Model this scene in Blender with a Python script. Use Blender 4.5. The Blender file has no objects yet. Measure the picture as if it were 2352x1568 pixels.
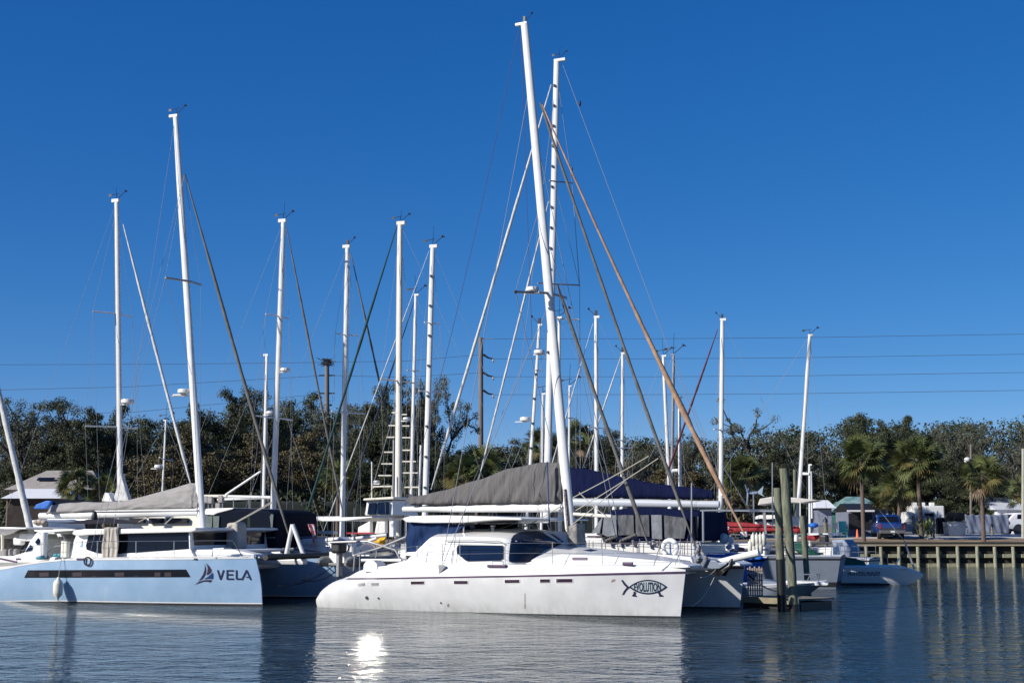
import bpy, math, random
import numpy as np
from mathutils import Vector, Matrix
random.seed(7)
C = bpy.context.scene.collection
R = math.radians
F = 3231.0; CH = 2.8; TH = math.atan(426 / F)
ct, st = math.cos(TH), math.sin(TH)
def ray(px, py):
    u = (px - 1176) / F; v = (784 - py) / F
    return Vector((u, ct - v * st, st + v * ct))
def at(px, py, Y):
    d = ray(px, py); return Vector((0, 0, CH)) + d * (Y / d.y)
def atz(px, py, z):
    d = ray(px, py); return Vector((0, 0, CH)) + d * ((z - CH) / d.z)
# reference crops -> working units
ZK = {'1': (0, 1050, 3.665), '2': (583.3, 1050, 3.84), '3': (1108.3, 1050, 3.84), '4': (1516.7, 1050, 4.136),
      '5': (1866.7, 1050, 4.479), 'M': (612.5, 1143.3, 6.72), 'L': (0, 1166.7, 6.72), 'V': (408.3, 1108.3, 6.72),
      'F': (1388.3, 1271.7, 9.6), 'E': (1283.3, 1108.3, 6.72), 'P': (1604.2, 1137.5, 6.72), 'T': (1837.5, 1108.3, 8.064),
      'S': (2100, 1137.5, 9.333), 'D': (0, 0, 1)}
def z(k, *pts):
    a, b, s = ZK[k]
    r = [(a + x / s, b + y / s) for x, y in pts]
    return r if len(r) > 1 else r[0]

# ------------------------------------------------------------------ materials
MATS = {}
def mat(name, col, rough=.5, metal=0., var=.0, vscale=3., bump=0., bscale=20., coat=0., spec=.5, col2=None, c2=None, trans=0., stretch=None, contrast=(.35, .7)):
    if name in MATS: return MATS[name]
    m = bpy.data.materials.new(name); m.use_nodes = True
    nt = m.node_tree; b = nt.nodes['Principled BSDF']
    b.inputs['Base Color'].default_value = (*col, 1); b.inputs['Roughness'].default_value = rough
    b.inputs['Metallic'].default_value = metal; b.inputs['Specular IOR Level'].default_value = spec
    if coat: b.inputs['Coat Weight'].default_value = coat; b.inputs['Coat Roughness'].default_value = .08
    tc = nt.nodes.new('ShaderNodeTexCoord'); mp = nt.nodes.new('ShaderNodeMapping')
    nt.links.new(tc.outputs['Object'], mp.inputs[0])
    if stretch: mp.inputs['Scale'].default_value = stretch
    if var or c2:
        n = nt.nodes.new('ShaderNodeTexNoise'); n.inputs['Scale'].default_value = vscale; n.inputs['Detail'].default_value = 6
        nt.links.new(mp.outputs[0], n.inputs['Vector'])
        r = nt.nodes.new('ShaderNodeValToRGB'); nt.links.new(n.outputs['Fac'], r.inputs[0])
        r.color_ramp.elements[0].position = contrast[0]; r.color_ramp.elements[1].position = contrast[1]
        c2 = c2 or tuple(c * (1 - var) for c in col)
        r.color_ramp.elements[0].color = (*c2, 1); r.color_ramp.elements[1].color = (*col, 1)
        nt.links.new(r.outputs[0], b.inputs['Base Color'])
    if bump:
        n = nt.nodes.new('ShaderNodeTexNoise'); n.inputs['Scale'].default_value = bscale; n.inputs['Detail'].default_value = 4
        nt.links.new(mp.outputs[0], n.inputs['Vector'])
        bp = nt.nodes.new('ShaderNodeBump'); bp.inputs['Strength'].default_value = 1; bp.inputs['Distance'].default_value = bump
        nt.links.new(n.outputs['Fac'], bp.inputs['Height']); nt.links.new(bp.outputs[0], b.inputs['Normal'])
    MATS[name] = m; return m
gel = mat('gelcoat', (.73, .725, .7), .3, var=.08, vscale=1.5, coat=.15)
hullw = mat('white_topsides', (.6, .6, .595), .25, c2=(.53, .53, .525), vscale=1.6, coat=.35, bump=.004, bscale=2.5, contrast=(.3, .62))
hullb = mat('pale_blue_topsides', (.29, .42, .58), .22, c2=(.24, .37, .52), vscale=1.3, coat=.4, bump=.003, bscale=2)
hullg = mat('grey_shade_topsides', (.2, .235, .29), .35, var=.1)  # own grey on the bow platform; on the hulls it paints in shade
bluehull = mat('blue_topsides', (.02, .12, .5), .3, var=.1)
deckw = mat('deck_white', (.74, .73, .7), .45, var=.08, vscale=4)
cream = mat('cream_paint', (.72, .68, .56), .4, var=.1)
alu = mat('white_spar', (.7, .7, .68), .3, var=.12, vscale=2)
aluc = mat('cream_spar', (.74, .7, .6), .35, var=.1, vscale=2)
alug = mat('grey_spar', (.3, .3, .31), .35, .3, var=.1)
steel = mat('stainless', (.45, .46, .47), .3, .8)
wire = mat('rigging_wire', (.2, .22, .25), .6, 0)
black = mat('black_gear', (.015, .015, .017), .5)
glass = mat('dark_window', (.006, .008, .013), .05, spec=.35)
glassb = mat('tinted_window', (.007, .018, .05), .05, spec=.16, var=.3, vscale=1)
navy = mat('navy_canvas', (.003, .007, .04), .85, var=.3, vscale=2, bump=.09, bscale=1.3, stretch=(2.6, 1, .6), spec=.12)
navyd = mat('dark_navy_canvas', (.0015, .005, .016), .8, spec=.12, var=.3, vscale=2, bump=.02, bscale=2.5)
navyl = mat('blue_canvas', (.012, .035, .11), .8, spec=.15, var=.45, vscale=1.6, bump=.07, bscale=1.6, stretch=(2.5, 2.5, .5))
grayc = mat('grey_canvas', (.125, .12, .118), .85, spec=.2, var=.2, vscale=2, bump=.09, bscale=1.6, stretch=(3.2, 1, .55))
grayl = mat('pale_grey_canvas', (.3, .285, .275), .85, var=.2, vscale=2, bump=.09, bscale=1.5, stretch=(1, 1, 3.4))
tanc = mat('beige_canvas', (.45, .41, .35), .85, var=.15, vscale=3, bump=.02, bscale=4)
redc = mat('red_canvas', (.3, .012, .02), .75, var=.3, vscale=3, bump=.02, bscale=5)
greenc = mat('green_canvas', (.005, .09, .055), .75, var=.4, vscale=3, bump=.03, bscale=4)
bluec = mat('bright_blue_canvas', (.01, .14, .55), .6, var=.3, vscale=3, bump=.02, bscale=4)
furlw = mat('white_furled_sail', (.62, .62, .6), .7, var=.3, vscale=3, stretch=(3, 3, 1.5), bump=.01, bscale=8)
furlg = mat('grey_furled_sail', (.13, .125, .115), .8, var=.4, vscale=3, bump=.01, bscale=8)
furlt = mat('tan_furled_sail', (.42, .27, .17), .8, c2=(.24, .14, .085), vscale=2.4, bump=.03, bscale=6)
furlgr = mat('green_furled_sail', (.006, .05, .045), .8, var=.3)
furlr = mat('dark_red_furled_sail', (.1, .01, .02), .8, var=.3)
furln = mat('navy_furled_sail', (.01, .018, .06), .8, var=.3)
boot = mat('boot_stripe', (.035, .035, .04), .4, var=.3)
plum = mat('plum_stripe', (.075, .035, .09), .4, var=.2)
ink = mat('navy_lettering', (.012, .013, .05), .4)
logoa = mat('logo_maroon', (.03, .008, .03), .4)
logob = mat('logo_blue', (.008, .03, .12), .4)
silver = mat('badge_silver', (.4, .47, .47), .35, var=.1)
rope = mat('rope', (.4, .38, .32), .9)
roped = mat('dark_rope', (.02, .02, .03), .9)
yellow = mat('yellow_fabric', (.75, .42, .02), .7, var=.25, vscale=4)
orange = mat('orange_plastic', (.85, .16, .03), .5)
pile_m = mat('weathered_pile', (.2, .22, .15), .9, c2=(.1, .1, .07), vscale=3, stretch=(4, 4, .7), bump=.02, bscale=10)
wet = mat('wet_pile', (.012, .015, .014), .4, var=.3)
wood = mat('weathered_wood', (.3, .26, .18), .85, c2=(.18, .15, .1), vscale=4, bump=.01)
greywood = mat('grey_wood', (.2, .17, .15), .9, var=.3, vscale=2, stretch=(5, 5, .4))
bark = mat('oak_bark', (.075, .065, .055), .95, var=.4, vscale=4, bump=.03, bscale=8)
palmbark = mat('palm_bark', (.16, .12, .1), .95, var=.4, vscale=6, stretch=(1, 1, 3), bump=.03)
fender_m = mat('fender_vinyl', (.7, .68, .58), .45, var=.1)
rubber = mat('rubber_grey', (.22, .22, .21), .6, var=.2)
tyre_m = mat('tyre', (.012, .012, .012), .8)
red = mat('red_paint', (.35, .01, .015), .5, var=.2)

def scum(m, z0=.1, z1=.42, col=(.2, .17, .1)):
    nt = m.node_tree; b = nt.nodes['Principled BSDF']; lk = b.inputs['Base Color'].links[0]; src = lk.from_socket
    tc = nt.nodes.new('ShaderNodeTexCoord'); sp = nt.nodes.new('ShaderNodeSeparateXYZ'); nt.links.new(tc.outputs['Object'], sp.inputs[0])
    mp = nt.nodes.new('ShaderNodeMapping'); mp.inputs['Scale'].default_value = (3, 3, .7); nt.links.new(tc.outputs['Object'], mp.inputs[0])
    n = nt.nodes.new('ShaderNodeTexNoise'); n.inputs['Scale'].default_value = 2.2; n.inputs['Detail'].default_value = 8; nt.links.new(mp.outputs[0], n.inputs['Vector'])
    mr = nt.nodes.new('ShaderNodeMapRange'); mr.inputs[1].default_value = z1; mr.inputs[2].default_value = z0; mr.inputs[3].default_value = 0; mr.inputs[4].default_value = 1
    nt.links.new(sp.outputs['Z'], mr.inputs[0]); r2 = nt.nodes.new('ShaderNodeValToRGB'); r2.color_ramp.elements[0].position = .42; r2.color_ramp.elements[1].position = .7; nt.links.new(n.outputs['Fac'], r2.inputs[0])
    mu = nt.nodes.new('ShaderNodeMath'); mu.operation = 'MULTIPLY'; nt.links.new(mr.outputs[0], mu.inputs[0]); nt.links.new(r2.outputs[0], mu.inputs[1])
    m2 = nt.nodes.new('ShaderNodeMath'); m2.operation = 'MULTIPLY'; m2.inputs[1].default_value = .22; nt.links.new(mu.outputs[0], m2.inputs[0])
    mx = nt.nodes.new('ShaderNodeMixRGB'); mx.inputs[2].default_value = (*col, 1); nt.links.new(m2.outputs[0], mx.inputs[0]); nt.links.new(src, mx.inputs[1]); nt.links.new(mx.outputs[0], b.inputs['Base Color'])
scum(hullw); scum(hullb, .1, .36, (.2, .24, .22))

# ------------------------------------------------------------------ mesh builder
class MB:
    def __init__(s): s.v = []; s.f = []
    def add(s, vs, fs):
        o = len(s.v); s.v += [tuple(p) for p in vs]; s.f += [tuple(i + o for i in f) for f in fs]; return s
    def box(s, c, sz, rot=None):
        c = Vector(c); h = [q / 2 for q in sz]
        vs = []
        for sx, sy, sz_ in ((-1,-1,-1),(1,-1,-1),(1,1,-1),(-1,1,-1),(-1,-1,1),(1,-1,1),(1,1,1),(-1,1,1)):
            p = Vector((sx*h[0], sy*h[1], sz_*h[2]))
            if rot is not None: p = rot @ p
            vs.append(c + p)
        return s.add(vs, [(3,2,1,0),(4,5,6,7),(0,1,5,4),(1,2,6,5),(2,3,7,6),(3,0,4,7)])
    def prism(s, A, B):
        n = len(A)
        return s.add(list(A) + list(B), [tuple(range(n))[::-1], tuple(range(n, 2*n))] + [(i, (i+1) % n, n + (i+1) % n, n + i) for i in range(n)])
    def tube(s, pts, r, n=8, cap=True, flat=None):
        pts = [Vector(p) for p in pts]; k = len(pts)
        rs = r if isinstance(r, (list, tuple)) else [r] * k
        vs = []; up = None
        for i, p in enumerate(pts):
            t = (pts[min(i+1, k-1)] - pts[max(i-1, 0)])
            if t.length < 1e-6: t = Vector((0, 0, 1))
            t.normalize()
            if up is None:
                a = Vector((0, 1, 0)) if abs(t.y) < .9 else Vector((1, 0, 0))
                up = (a - t * a.dot(t)).normalized()
            else: up = (up - t * up.dot(t)).normalized()
            sd = t.cross(up)
            for j in range(n):
                q = 2 * math.pi * j / n
                ru = rs[i] * (flat or 1)
                vs.append(p + up * math.sin(q) * ru + sd * math.cos(q) * rs[i])
        fs = [(i*n + j, i*n + (j+1) % n, (i+1)*n + (j+1) % n, (i+1)*n + j) for i in range(k-1) for j in range(n)]
        if cap: fs += [tuple(range(n))[::-1], tuple((k-1)*n + j for j in range(n))]
        return s.add(vs, fs)
    def lathe(s, c, prof, n=16, axis='z'):
        c = Vector(c); vs = []
        for r_, h in prof:
            for j in range(n):
                q = 2*math.pi*j/n; a, b = r_*math.cos(q), r_*math.sin(q)
                vs.append(c + (Vector((a, b, h)) if axis == 'z' else Vector((h, a, b)) if axis == 'x' else Vector((a, h, b))))
        k = len(prof)
        fs = [(i*n + j, i*n + (j+1) % n, (i+1)*n + (j+1) % n, (i+1)*n + j) for i in range(k-1) for j in range(n)]
        fs += [tuple(range(n))[::-1], tuple((k-1)*n + j for j in range(n))]
        return s.add(vs, fs)
    def ball(s, c, r, n=12, m=8):
        if not isinstance(r, (tuple, list)): r = (r, r, r)
        c = Vector(c); vs = [c + Vector((0, 0, -r[2]))]
        for i in range(1, m):
            a = -math.pi/2 + math.pi*i/m
            for j in range(n):
                q = 2*math.pi*j/n
                vs.append(c + Vector((r[0]*math.cos(a)*math.cos(q), r[1]*math.cos(a)*math.sin(q), r[2]*math.sin(a))))
        vs.append(c + Vector((0, 0, r[2])))
        fs = [(0, 1+(j+1) % n, 1+j) for j in range(n)]
        fs += [(1+i*n+j, 1+i*n+(j+1) % n, 1+(i+1)*n+(j+1) % n, 1+(i+1)*n+j) for i in range(m-2) for j in range(n)]
        L = len(vs)-1; fs += [(L, 1+(m-2)*n+j, 1+(m-2)*n+(j+1) % n) for j in range(n)]
        return s.add(vs, fs)
    def grid(s, fn, nu, nv):
        vs = [fn(i/nu, j/nv) for j in range(nv+1) for i in range(nu+1)]
        w = nu+1
        return s.add(vs, [(j*w+i, j*w+i+1, (j+1)*w+i+1, (j+1)*w+i) for j in range(nv) for i in range(nu)])
    def ring(s, c, r, rr, n=20, m=8, axis='y', a0=0, a1=360):
        c = Vector(c); pts = []
        for i in range(n+1):
            q = R(a0 + (a1-a0)*i/n); a, b = r*math.cos(q), r*math.sin(q)
            pts.append(c + (Vector((a, 0, b)) if axis == 'y' else Vector((0, a, b)) if axis == 'x' else Vector((a, b, 0))))
        return s.tube(pts, rr, m)
    def build(s, name, m, par=None, smooth=False, bevel=0, seg=2, label=None):
        me = bpy.data.meshes.new(name); me.from_pydata(s.v, [], s.f)
        import bmesh
        if len(s.f) < 20000:
            bm = bmesh.new(); bm.from_mesh(me); bmesh.ops.recalc_face_normals(bm, faces=bm.faces); bm.to_mesh(me); bm.free()
        me.materials.append(m)
        if smooth:
            me.polygons.foreach_set('use_smooth', [len(p.vertices) < 6 for p in me.polygons])
        o = bpy.data.objects.new(name, me); C.objects.link(o)
        if smooth and smooth != 2:
            me.update()
            try: me.set_sharp_from_angle(angle=R(50))
            except Exception: pass
        if bevel:
            b = o.modifiers.new('bevel', 'BEVEL'); b.width = bevel; b.segments = seg; b.limit_method = 'ANGLE'; b.angle_limit = R(40)
        if par is not None: o.parent = par
        if label: o['label'] = label
        return o
def thing(name, label, cat, loc=(0, 0, 0), yaw=0, group=None):
    o = bpy.data.objects.new(name, None); C.objects.link(o); o.empty_display_size = .1
    o.location = loc; o.rotation_euler = (0, 0, yaw); o['label'] = label; o['category'] = cat
    if group: o['group'] = group
    return o
def tag(o, label, cat, group=None, kind=None):
    o['label'] = label; o['category'] = cat
    if group: o['group'] = group
    if kind: o['kind'] = kind
    return o
def struct(o, kind='structure'):
    o['kind'] = kind; return o
def dup(root, loc=None, yaw=None, sc=None, label=None):
    r = root.copy(); C.objects.link(r)
    if loc is not None: r.location = loc
    if yaw is not None: r.rotation_euler = (0, 0, yaw)
    if sc is not None: r.scale = sc
    if label: r['label'] = label
    for ch in list(root.children):
        c = ch.copy(); C.objects.link(c); c.parent = r
        for g in list(ch.children):
            d = g.copy(); C.objects.link(d); d.parent = c
    return r

# ------------------------------------------------------------------ local frames
class Fr:
    def __init__(s, o, yaw):
        s.o = Vector(o); s.yaw = yaw; s.M = Matrix.Rotation(yaw, 3, 'Z'); s.T = s.M.transposed()
    def P(s, px, py, p0=(0, 0, 0), n=(0, 1, 0)):
        o = s.T @ (Vector((0, 0, CH)) - s.o); d = s.T @ ray(px, py); n = Vector(n); p0 = Vector(p0)
        return o + d * ((p0 - o).dot(n) / d.dot(n))
    def L(s, px, py, y=0): return s.P(px, py, (0, y, 0))
    def Lz(s, px, py, zz): return s.P(px, py, (0, 0, zz), (0, 0, 1))
    def proj(s, p):
        w = s.M @ Vector(p) + s.o - Vector((0, 0, CH))
        fwd = w.y * ct + w.z * st; up = -w.y * st + w.z * ct
        return (1176 + F * w.x / fwd, 784 - F * up / fwd)
def pxlen(n, Y): return n / F * Y
def slab(fr, pts, y0, y1, k=0, z0=1.2, name='panel', m=None, par=None, bevel=.02, smooth=False, sym=True):
    """side outline at y0 pushed through to y1; k leans the sides inwards"""
    A = [fr.P(x, y, (0, y0, z0), (0, 1, -k)) for x, y in pts]
    B = []
    for a in A:
        b = a.copy(); b.y = y1 - (a.y - y0 if sym else 0) ; B.append(b)
    return MB().prism(A, B).build(name, m, par, smooth, bevel)
def decal(fr, polys, yfn, name, m, par, off=.012, th=0):
    """thin lettering or marks lying on a side surface y=yfn(x,z)"""
    import bmesh
    mb = MB()
    for poly in polys:
        bm = bmesh.new(); bm.faces.new([bm.verts.new((x, y, 0)) for x, y in poly]); bmesh.ops.triangulate(bm, faces=bm.faces)
        bmesh.ops.subdivide_edges(bm, edges=[e for e in bm.edges if e.calc_length() > 6], cuts=1, use_grid_fill=True)
        bm.verts.index_update(); A = []
        for v in bm.verts:
            x, y = v.co.x, v.co.y; yy = 0
            for _ in range(6):
                p = fr.L(x, y, yy); yy = yfn(p.x, p.z) - off
            A.append(Vector((p.x, yy, p.z)))
        mb.add(A, [tuple(v.index for v in f.verts) for f in bm.faces]); bm.free()
    return mb.build(name, m, par)
def project(fr, obj, pts, name, m, par, off=.012, cuts=3):
    """lay a pane traced in the picture onto a real curved body, as a sheet standing just proud of it"""
    import bmesh
    from mathutils.bvhtree import BVHTree
    me = obj.data; bv = BVHTree.FromPolygons([v.co for v in me.vertices], [tuple(p.vertices) for p in me.polygons])
    bm = bmesh.new(); bm.faces.new([bm.verts.new((x, y, 0)) for x, y in pts]); bmesh.ops.triangulate(bm, faces=bm.faces)
    for _ in range(cuts): bmesh.ops.subdivide_edges(bm, edges=bm.edges[:], cuts=1, use_grid_fill=True)
    bm.verts.index_update(); A = []; bad = set(); o = fr.T @ (Vector((0, 0, CH)) - fr.o)
    for v in bm.verts:
        d = (fr.T @ ray(v.co.x, v.co.y)).normalized(); h, n_, _, _ = bv.ray_cast(o, d)
        if h is None: bad.add(v.index); h = Vector((0, 0, 0)); n_ = d
        if n_.dot(d) > 0: n_ = -n_
        A.append(h + n_*off)
    fs = [tuple(v.index for v in f.verts) for f in bm.faces if not any(v.index in bad for v in f.verts)]; bm.free()
    return MB().add(A, fs).build(name, m, par, 2)
def stroke(pts, w):
    """poly-line as a ribbon polygon list in px"""
    out = []
    for (x0, y0), (x1, y1) in zip(pts, pts[1:]):
        dx, dy = x1-x0, y1-y0; l = math.hypot(dx, dy) or 1; nx, ny = -dy/l*w/2, dx/l*w/2
        ex, ey = dx/l*w*.12, dy/l*w*.12
        out.append([(x0+nx-ex, y0+ny-ey), (x1+nx+ex, y1+ny+ey), (x1-nx+ex, y1-ny+ey), (x0-nx-ex, y0-ny-ey)])
    return out
def textmesh(body, bold=0):
    cu = bpy.data.curves.new('lettering', 'FONT'); cu.body = body; cu.offset = bold; cu.resolution_u = 3
    o = bpy.data.objects.new('lettering', cu); C.objects.link(o)
    dg = bpy.context.evaluated_depsgraph_get(); me = bpy.data.meshes.new_from_object(o.evaluated_get(dg))
    vs = [v.co.copy() for v in me.vertices]; fs = [tuple(p.vertices) for p in me.polygons]
    bpy.data.objects.remove(o); bpy.data.meshes.remove(me)
    x0 = min(v.x for v in vs); x1 = max(v.x for v in vs); y0 = min(v.y for v in vs); y1 = max(v.y for v in vs)
    return [((v.x-x0)/(x1-x0), (v.y-y0)/(y1-y0)) for v in vs], fs

# ------------------------------------------------------------------ hulls
class Hull:
    def __init__(s, xs, xb, sheer, B, yc=0, plan=None, flare=None, z0=-.35, d=1):
        s.xs, s.xb, s.sheer, s.B, s.yc, s.z0, s.d = xs, xb, sheer, B, yc, z0, d
        s.plan = plan or (lambda u: (.74 + .26*math.sin(math.pi/2*min(u/.45, 1))) if u < .45 else max(.012, 1-((u-.45)/.55)**2.1))
        s.flare = flare or (lambda v: .72 + .28*v**.7)
    def P(s, u, v, sd, off=0):
        zz = s.z0 + (s.sheer(u) - s.z0) * v
        x = s.xs(v) + (s.xb(v) - s.xs(v)) * u
        return Vector((s.d * x, s.yc + sd * (s.B*s.plan(u)*s.flare(v) + off), zz))
    def side(s, x, zz, sd=-1):
        x *= s.d; u = .5
        for _ in range(4):
            v = max(0, min(1, (zz - s.z0) / (s.sheer(u) - s.z0))); u = max(0, min(1, (x - s.xs(v)) / (s.xb(v) - s.xs(v))))
        return s.yc + sd * s.B*s.plan(u)*s.flare(v)
    def hull(s, name, m, par, nu=36, nv=10, label=None):
        mb = MB()
        for sd in (-1, 1): mb.grid(lambda u, v: s.P(u, v, sd), nu, nv)
        mb.grid(lambda u, v: s.P(0, v, -1).lerp(s.P(0, v, 1), u), 4, nv)
        mb.grid(lambda u, v: s.P(1, v, -1).lerp(s.P(1, v, 1), u), 2, nv)
        return mb.build(name, m, par, 1, label=label)
    def deck(s, name, m, par, drop=0, camber=.06, nu=30):
        def f(u, v):
            a, b = s.P(u, 1, -1), s.P(u, 1, 1); p = a.lerp(b, v); p.z += camber*math.sin(math.pi*v) - drop; return p
        return MB().grid(f, nu, 6).build(name, m, par, 2)
    def band(s, name, m, par, v0, v1, off=.008, u0=0, u1=1, nu=36, fn=None, transom=True):
        mb = MB()
        for sd in (-1, 1): mb.grid(lambda u, v: s.P(u0+(u1-u0)*u, v0+(v1-v0)*v, sd, off), nu, 2)
        if transom: mb.grid(lambda u, v: s.P(0, v0+(v1-v0)*v, -1, off).lerp(s.P(0, v0+(v1-v0)*v, 1, off), u) + Vector((-s.d*off, 0, 0)), 2, 2)
        return mb.build(name, m, par, 1)
def interp(pts, x):
    if x <= pts[0][0]: return pts[0][1]
    for (a, b), (c, d) in zip(pts, pts[1:]):
        if x <= c: return b + (d-b)*(x-a)/(c-a or 1)
    return pts[-1][1]
def cover(fr, top, bot, th, y, name, m, par, n=40, fold=.03, ff=9., slant=-1.2, seed=0):
    """canvas over a flaked sail: outline curves top/bot, real thickness and folds"""
    x0 = max(top[0][0], bot[0][0]); x1 = min(top[-1][0], bot[-1][0]); rnd = random.Random(seed)
    ph = [rnd.uniform(0, 6) for _ in range(4)]
    def f(u, v):
        px = x0 + (x1-x0)*u
        a = fr.L(px, interp(top, px), y); b = fr.L(px, interp(bot, px), y)
        q = 2*math.pi*v; c = (a+b)/2; h = (a.z-b.z)/2
        w = th * (1 if .03 < u < .97 else .7) * (.75+.25*math.cos(q))
        zz = c.z + h*(-math.cos(q)) * (1 if abs(math.cos(q)) > .99 else 1)
        s_ = math.sin(q); s_ = math.copysign(abs(s_)**.6, s_)
        t = c.x + slant*(zz-b.z)
        w += fold*(math.sin(ff*t+ph[0]) + .6*math.sin(ff*1.9*t+ph[1]) + .4*math.sin(ff*3.1*t+ph[2]+zz*2))*(min(1, h*1.2))
        return Vector((c.x, y - w*s_*(1-.35*((zz-b.z)/(2*h+.01))), zz + .3*fold*math.sin(5*t+ph[3])))
    mb = MB().grid(f, n*3, 20)
    for u in (0, 1): mb.add([f(u, j/20) for j in range(20)], [tuple(range(20))])
    return mb.build(name, m, par, 2)

# ------------------------------------------------------------------ boat furniture
def wire_(a, b, par, r=.007, name='stay', m=None, n=5, sag=0):
    a, b = Vector(a), Vector(b)
    if sag:
        pts = [a.lerp(b, t/8) - Vector((0, 0, sag*4*(t/8)*(1-t/8))) for t in range(9)]
    else: pts = [a, b]
    return MB().tube(pts, r, n).build(name, m or wire, par, True)
def furl(a, b, par, r, m, name='furled_sail', s=.3, bulge=None, seed=1):
    a, b = Vector(a), Vector(b); rnd = random.Random(seed); pts = []; rs = []
    n = 46
    for i in range(n+1):
        t = i/n; p = a.lerp(b, t) - Vector((0, 0, s*4*t*(1-t)*.35)); pts.append(p)
        base = min(1, .35 + 2.2*t, .25 + (1-t)*7) if bulge is None else interp(bulge, t)
        rs.append(r*base*(1+rnd.uniform(-.12, .12)))
    return MB().tube(pts, rs, 8).build(name, m, par, True)
def masthead(p, par, sz=1.):
    p = Vector(p); mb = MB(); k = random.random(); sz *= random.uniform(.8, 1.15); s = random.choice((-1, 1))
    if k > .45: mb.tube([p, p+Vector((s*.06, 0, random.uniform(.5, .9)*sz))], .008*sz, 4)
    if k < .3:
        mb.tube([p, p+Vector((s*.3*sz, 0, .28*sz))], .012*sz, 5); mb.ball(p+Vector((s*.32*sz, 0, .32*sz)), .05*sz, 8, 5); mb.box(p+Vector((0, 0, .12*sz)), (.1*sz, .08*sz, .22*sz))
        return mb.build('wind_instrument', black, par)
    mb.tube([p, p+Vector((0, 0, .22*sz))], .012*sz, 5); mb.tube([p+Vector((-.3*sz, 0, .2*sz)), p+Vector((.1*sz, 0, .26*sz))], .012*sz, 5)
    mb.box(p+Vector((-.32*sz, 0, .2*sz)), (.14*sz, .01, .1*sz)); mb.tube([p, p+Vector((.38*sz, 0, .3*sz))], .014*sz, 5)
    mb.ball(p+Vector((.4*sz, .02, .34*sz)), .05*sz, 8, 5); mb.ball(p+Vector((.48*sz, -.03, .31*sz)), .035*sz, 8, 5)
    return mb.build('wind_instrument', black, par)
def radome(p, par, r=.3, side=1, m=None):
    p = Vector(p)
    o = MB().lathe(p, [(r*.7, -.02), (r, .02), (r, r*.42), (r*.93, r*.6), (r*.6, r*.68), (.02, r*.7)], 18).build('radar_dome', m or gel, par, True)
    MB().box(p+Vector((-side*r*.8, 0, -.05)), (r*2.2, .12, .05)).build('bracket', alu, o)
    return o
def rail(par, pts, h=.62, r=.014, lines=(1., .5), m=None, posts=True):
    pts = [Vector(p) for p in pts]
    if posts:
        for p in pts: MB().tube([p, p+Vector((0, 0, h))], r, 6).build('stanchion', m or steel, par, True)
    mb = MB()
    for k in lines: mb.tube([p+Vector((0, 0, h*k)) for p in pts], r*.45, 5)
    return mb.build('lifeline', m or steel, par, True)
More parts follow.
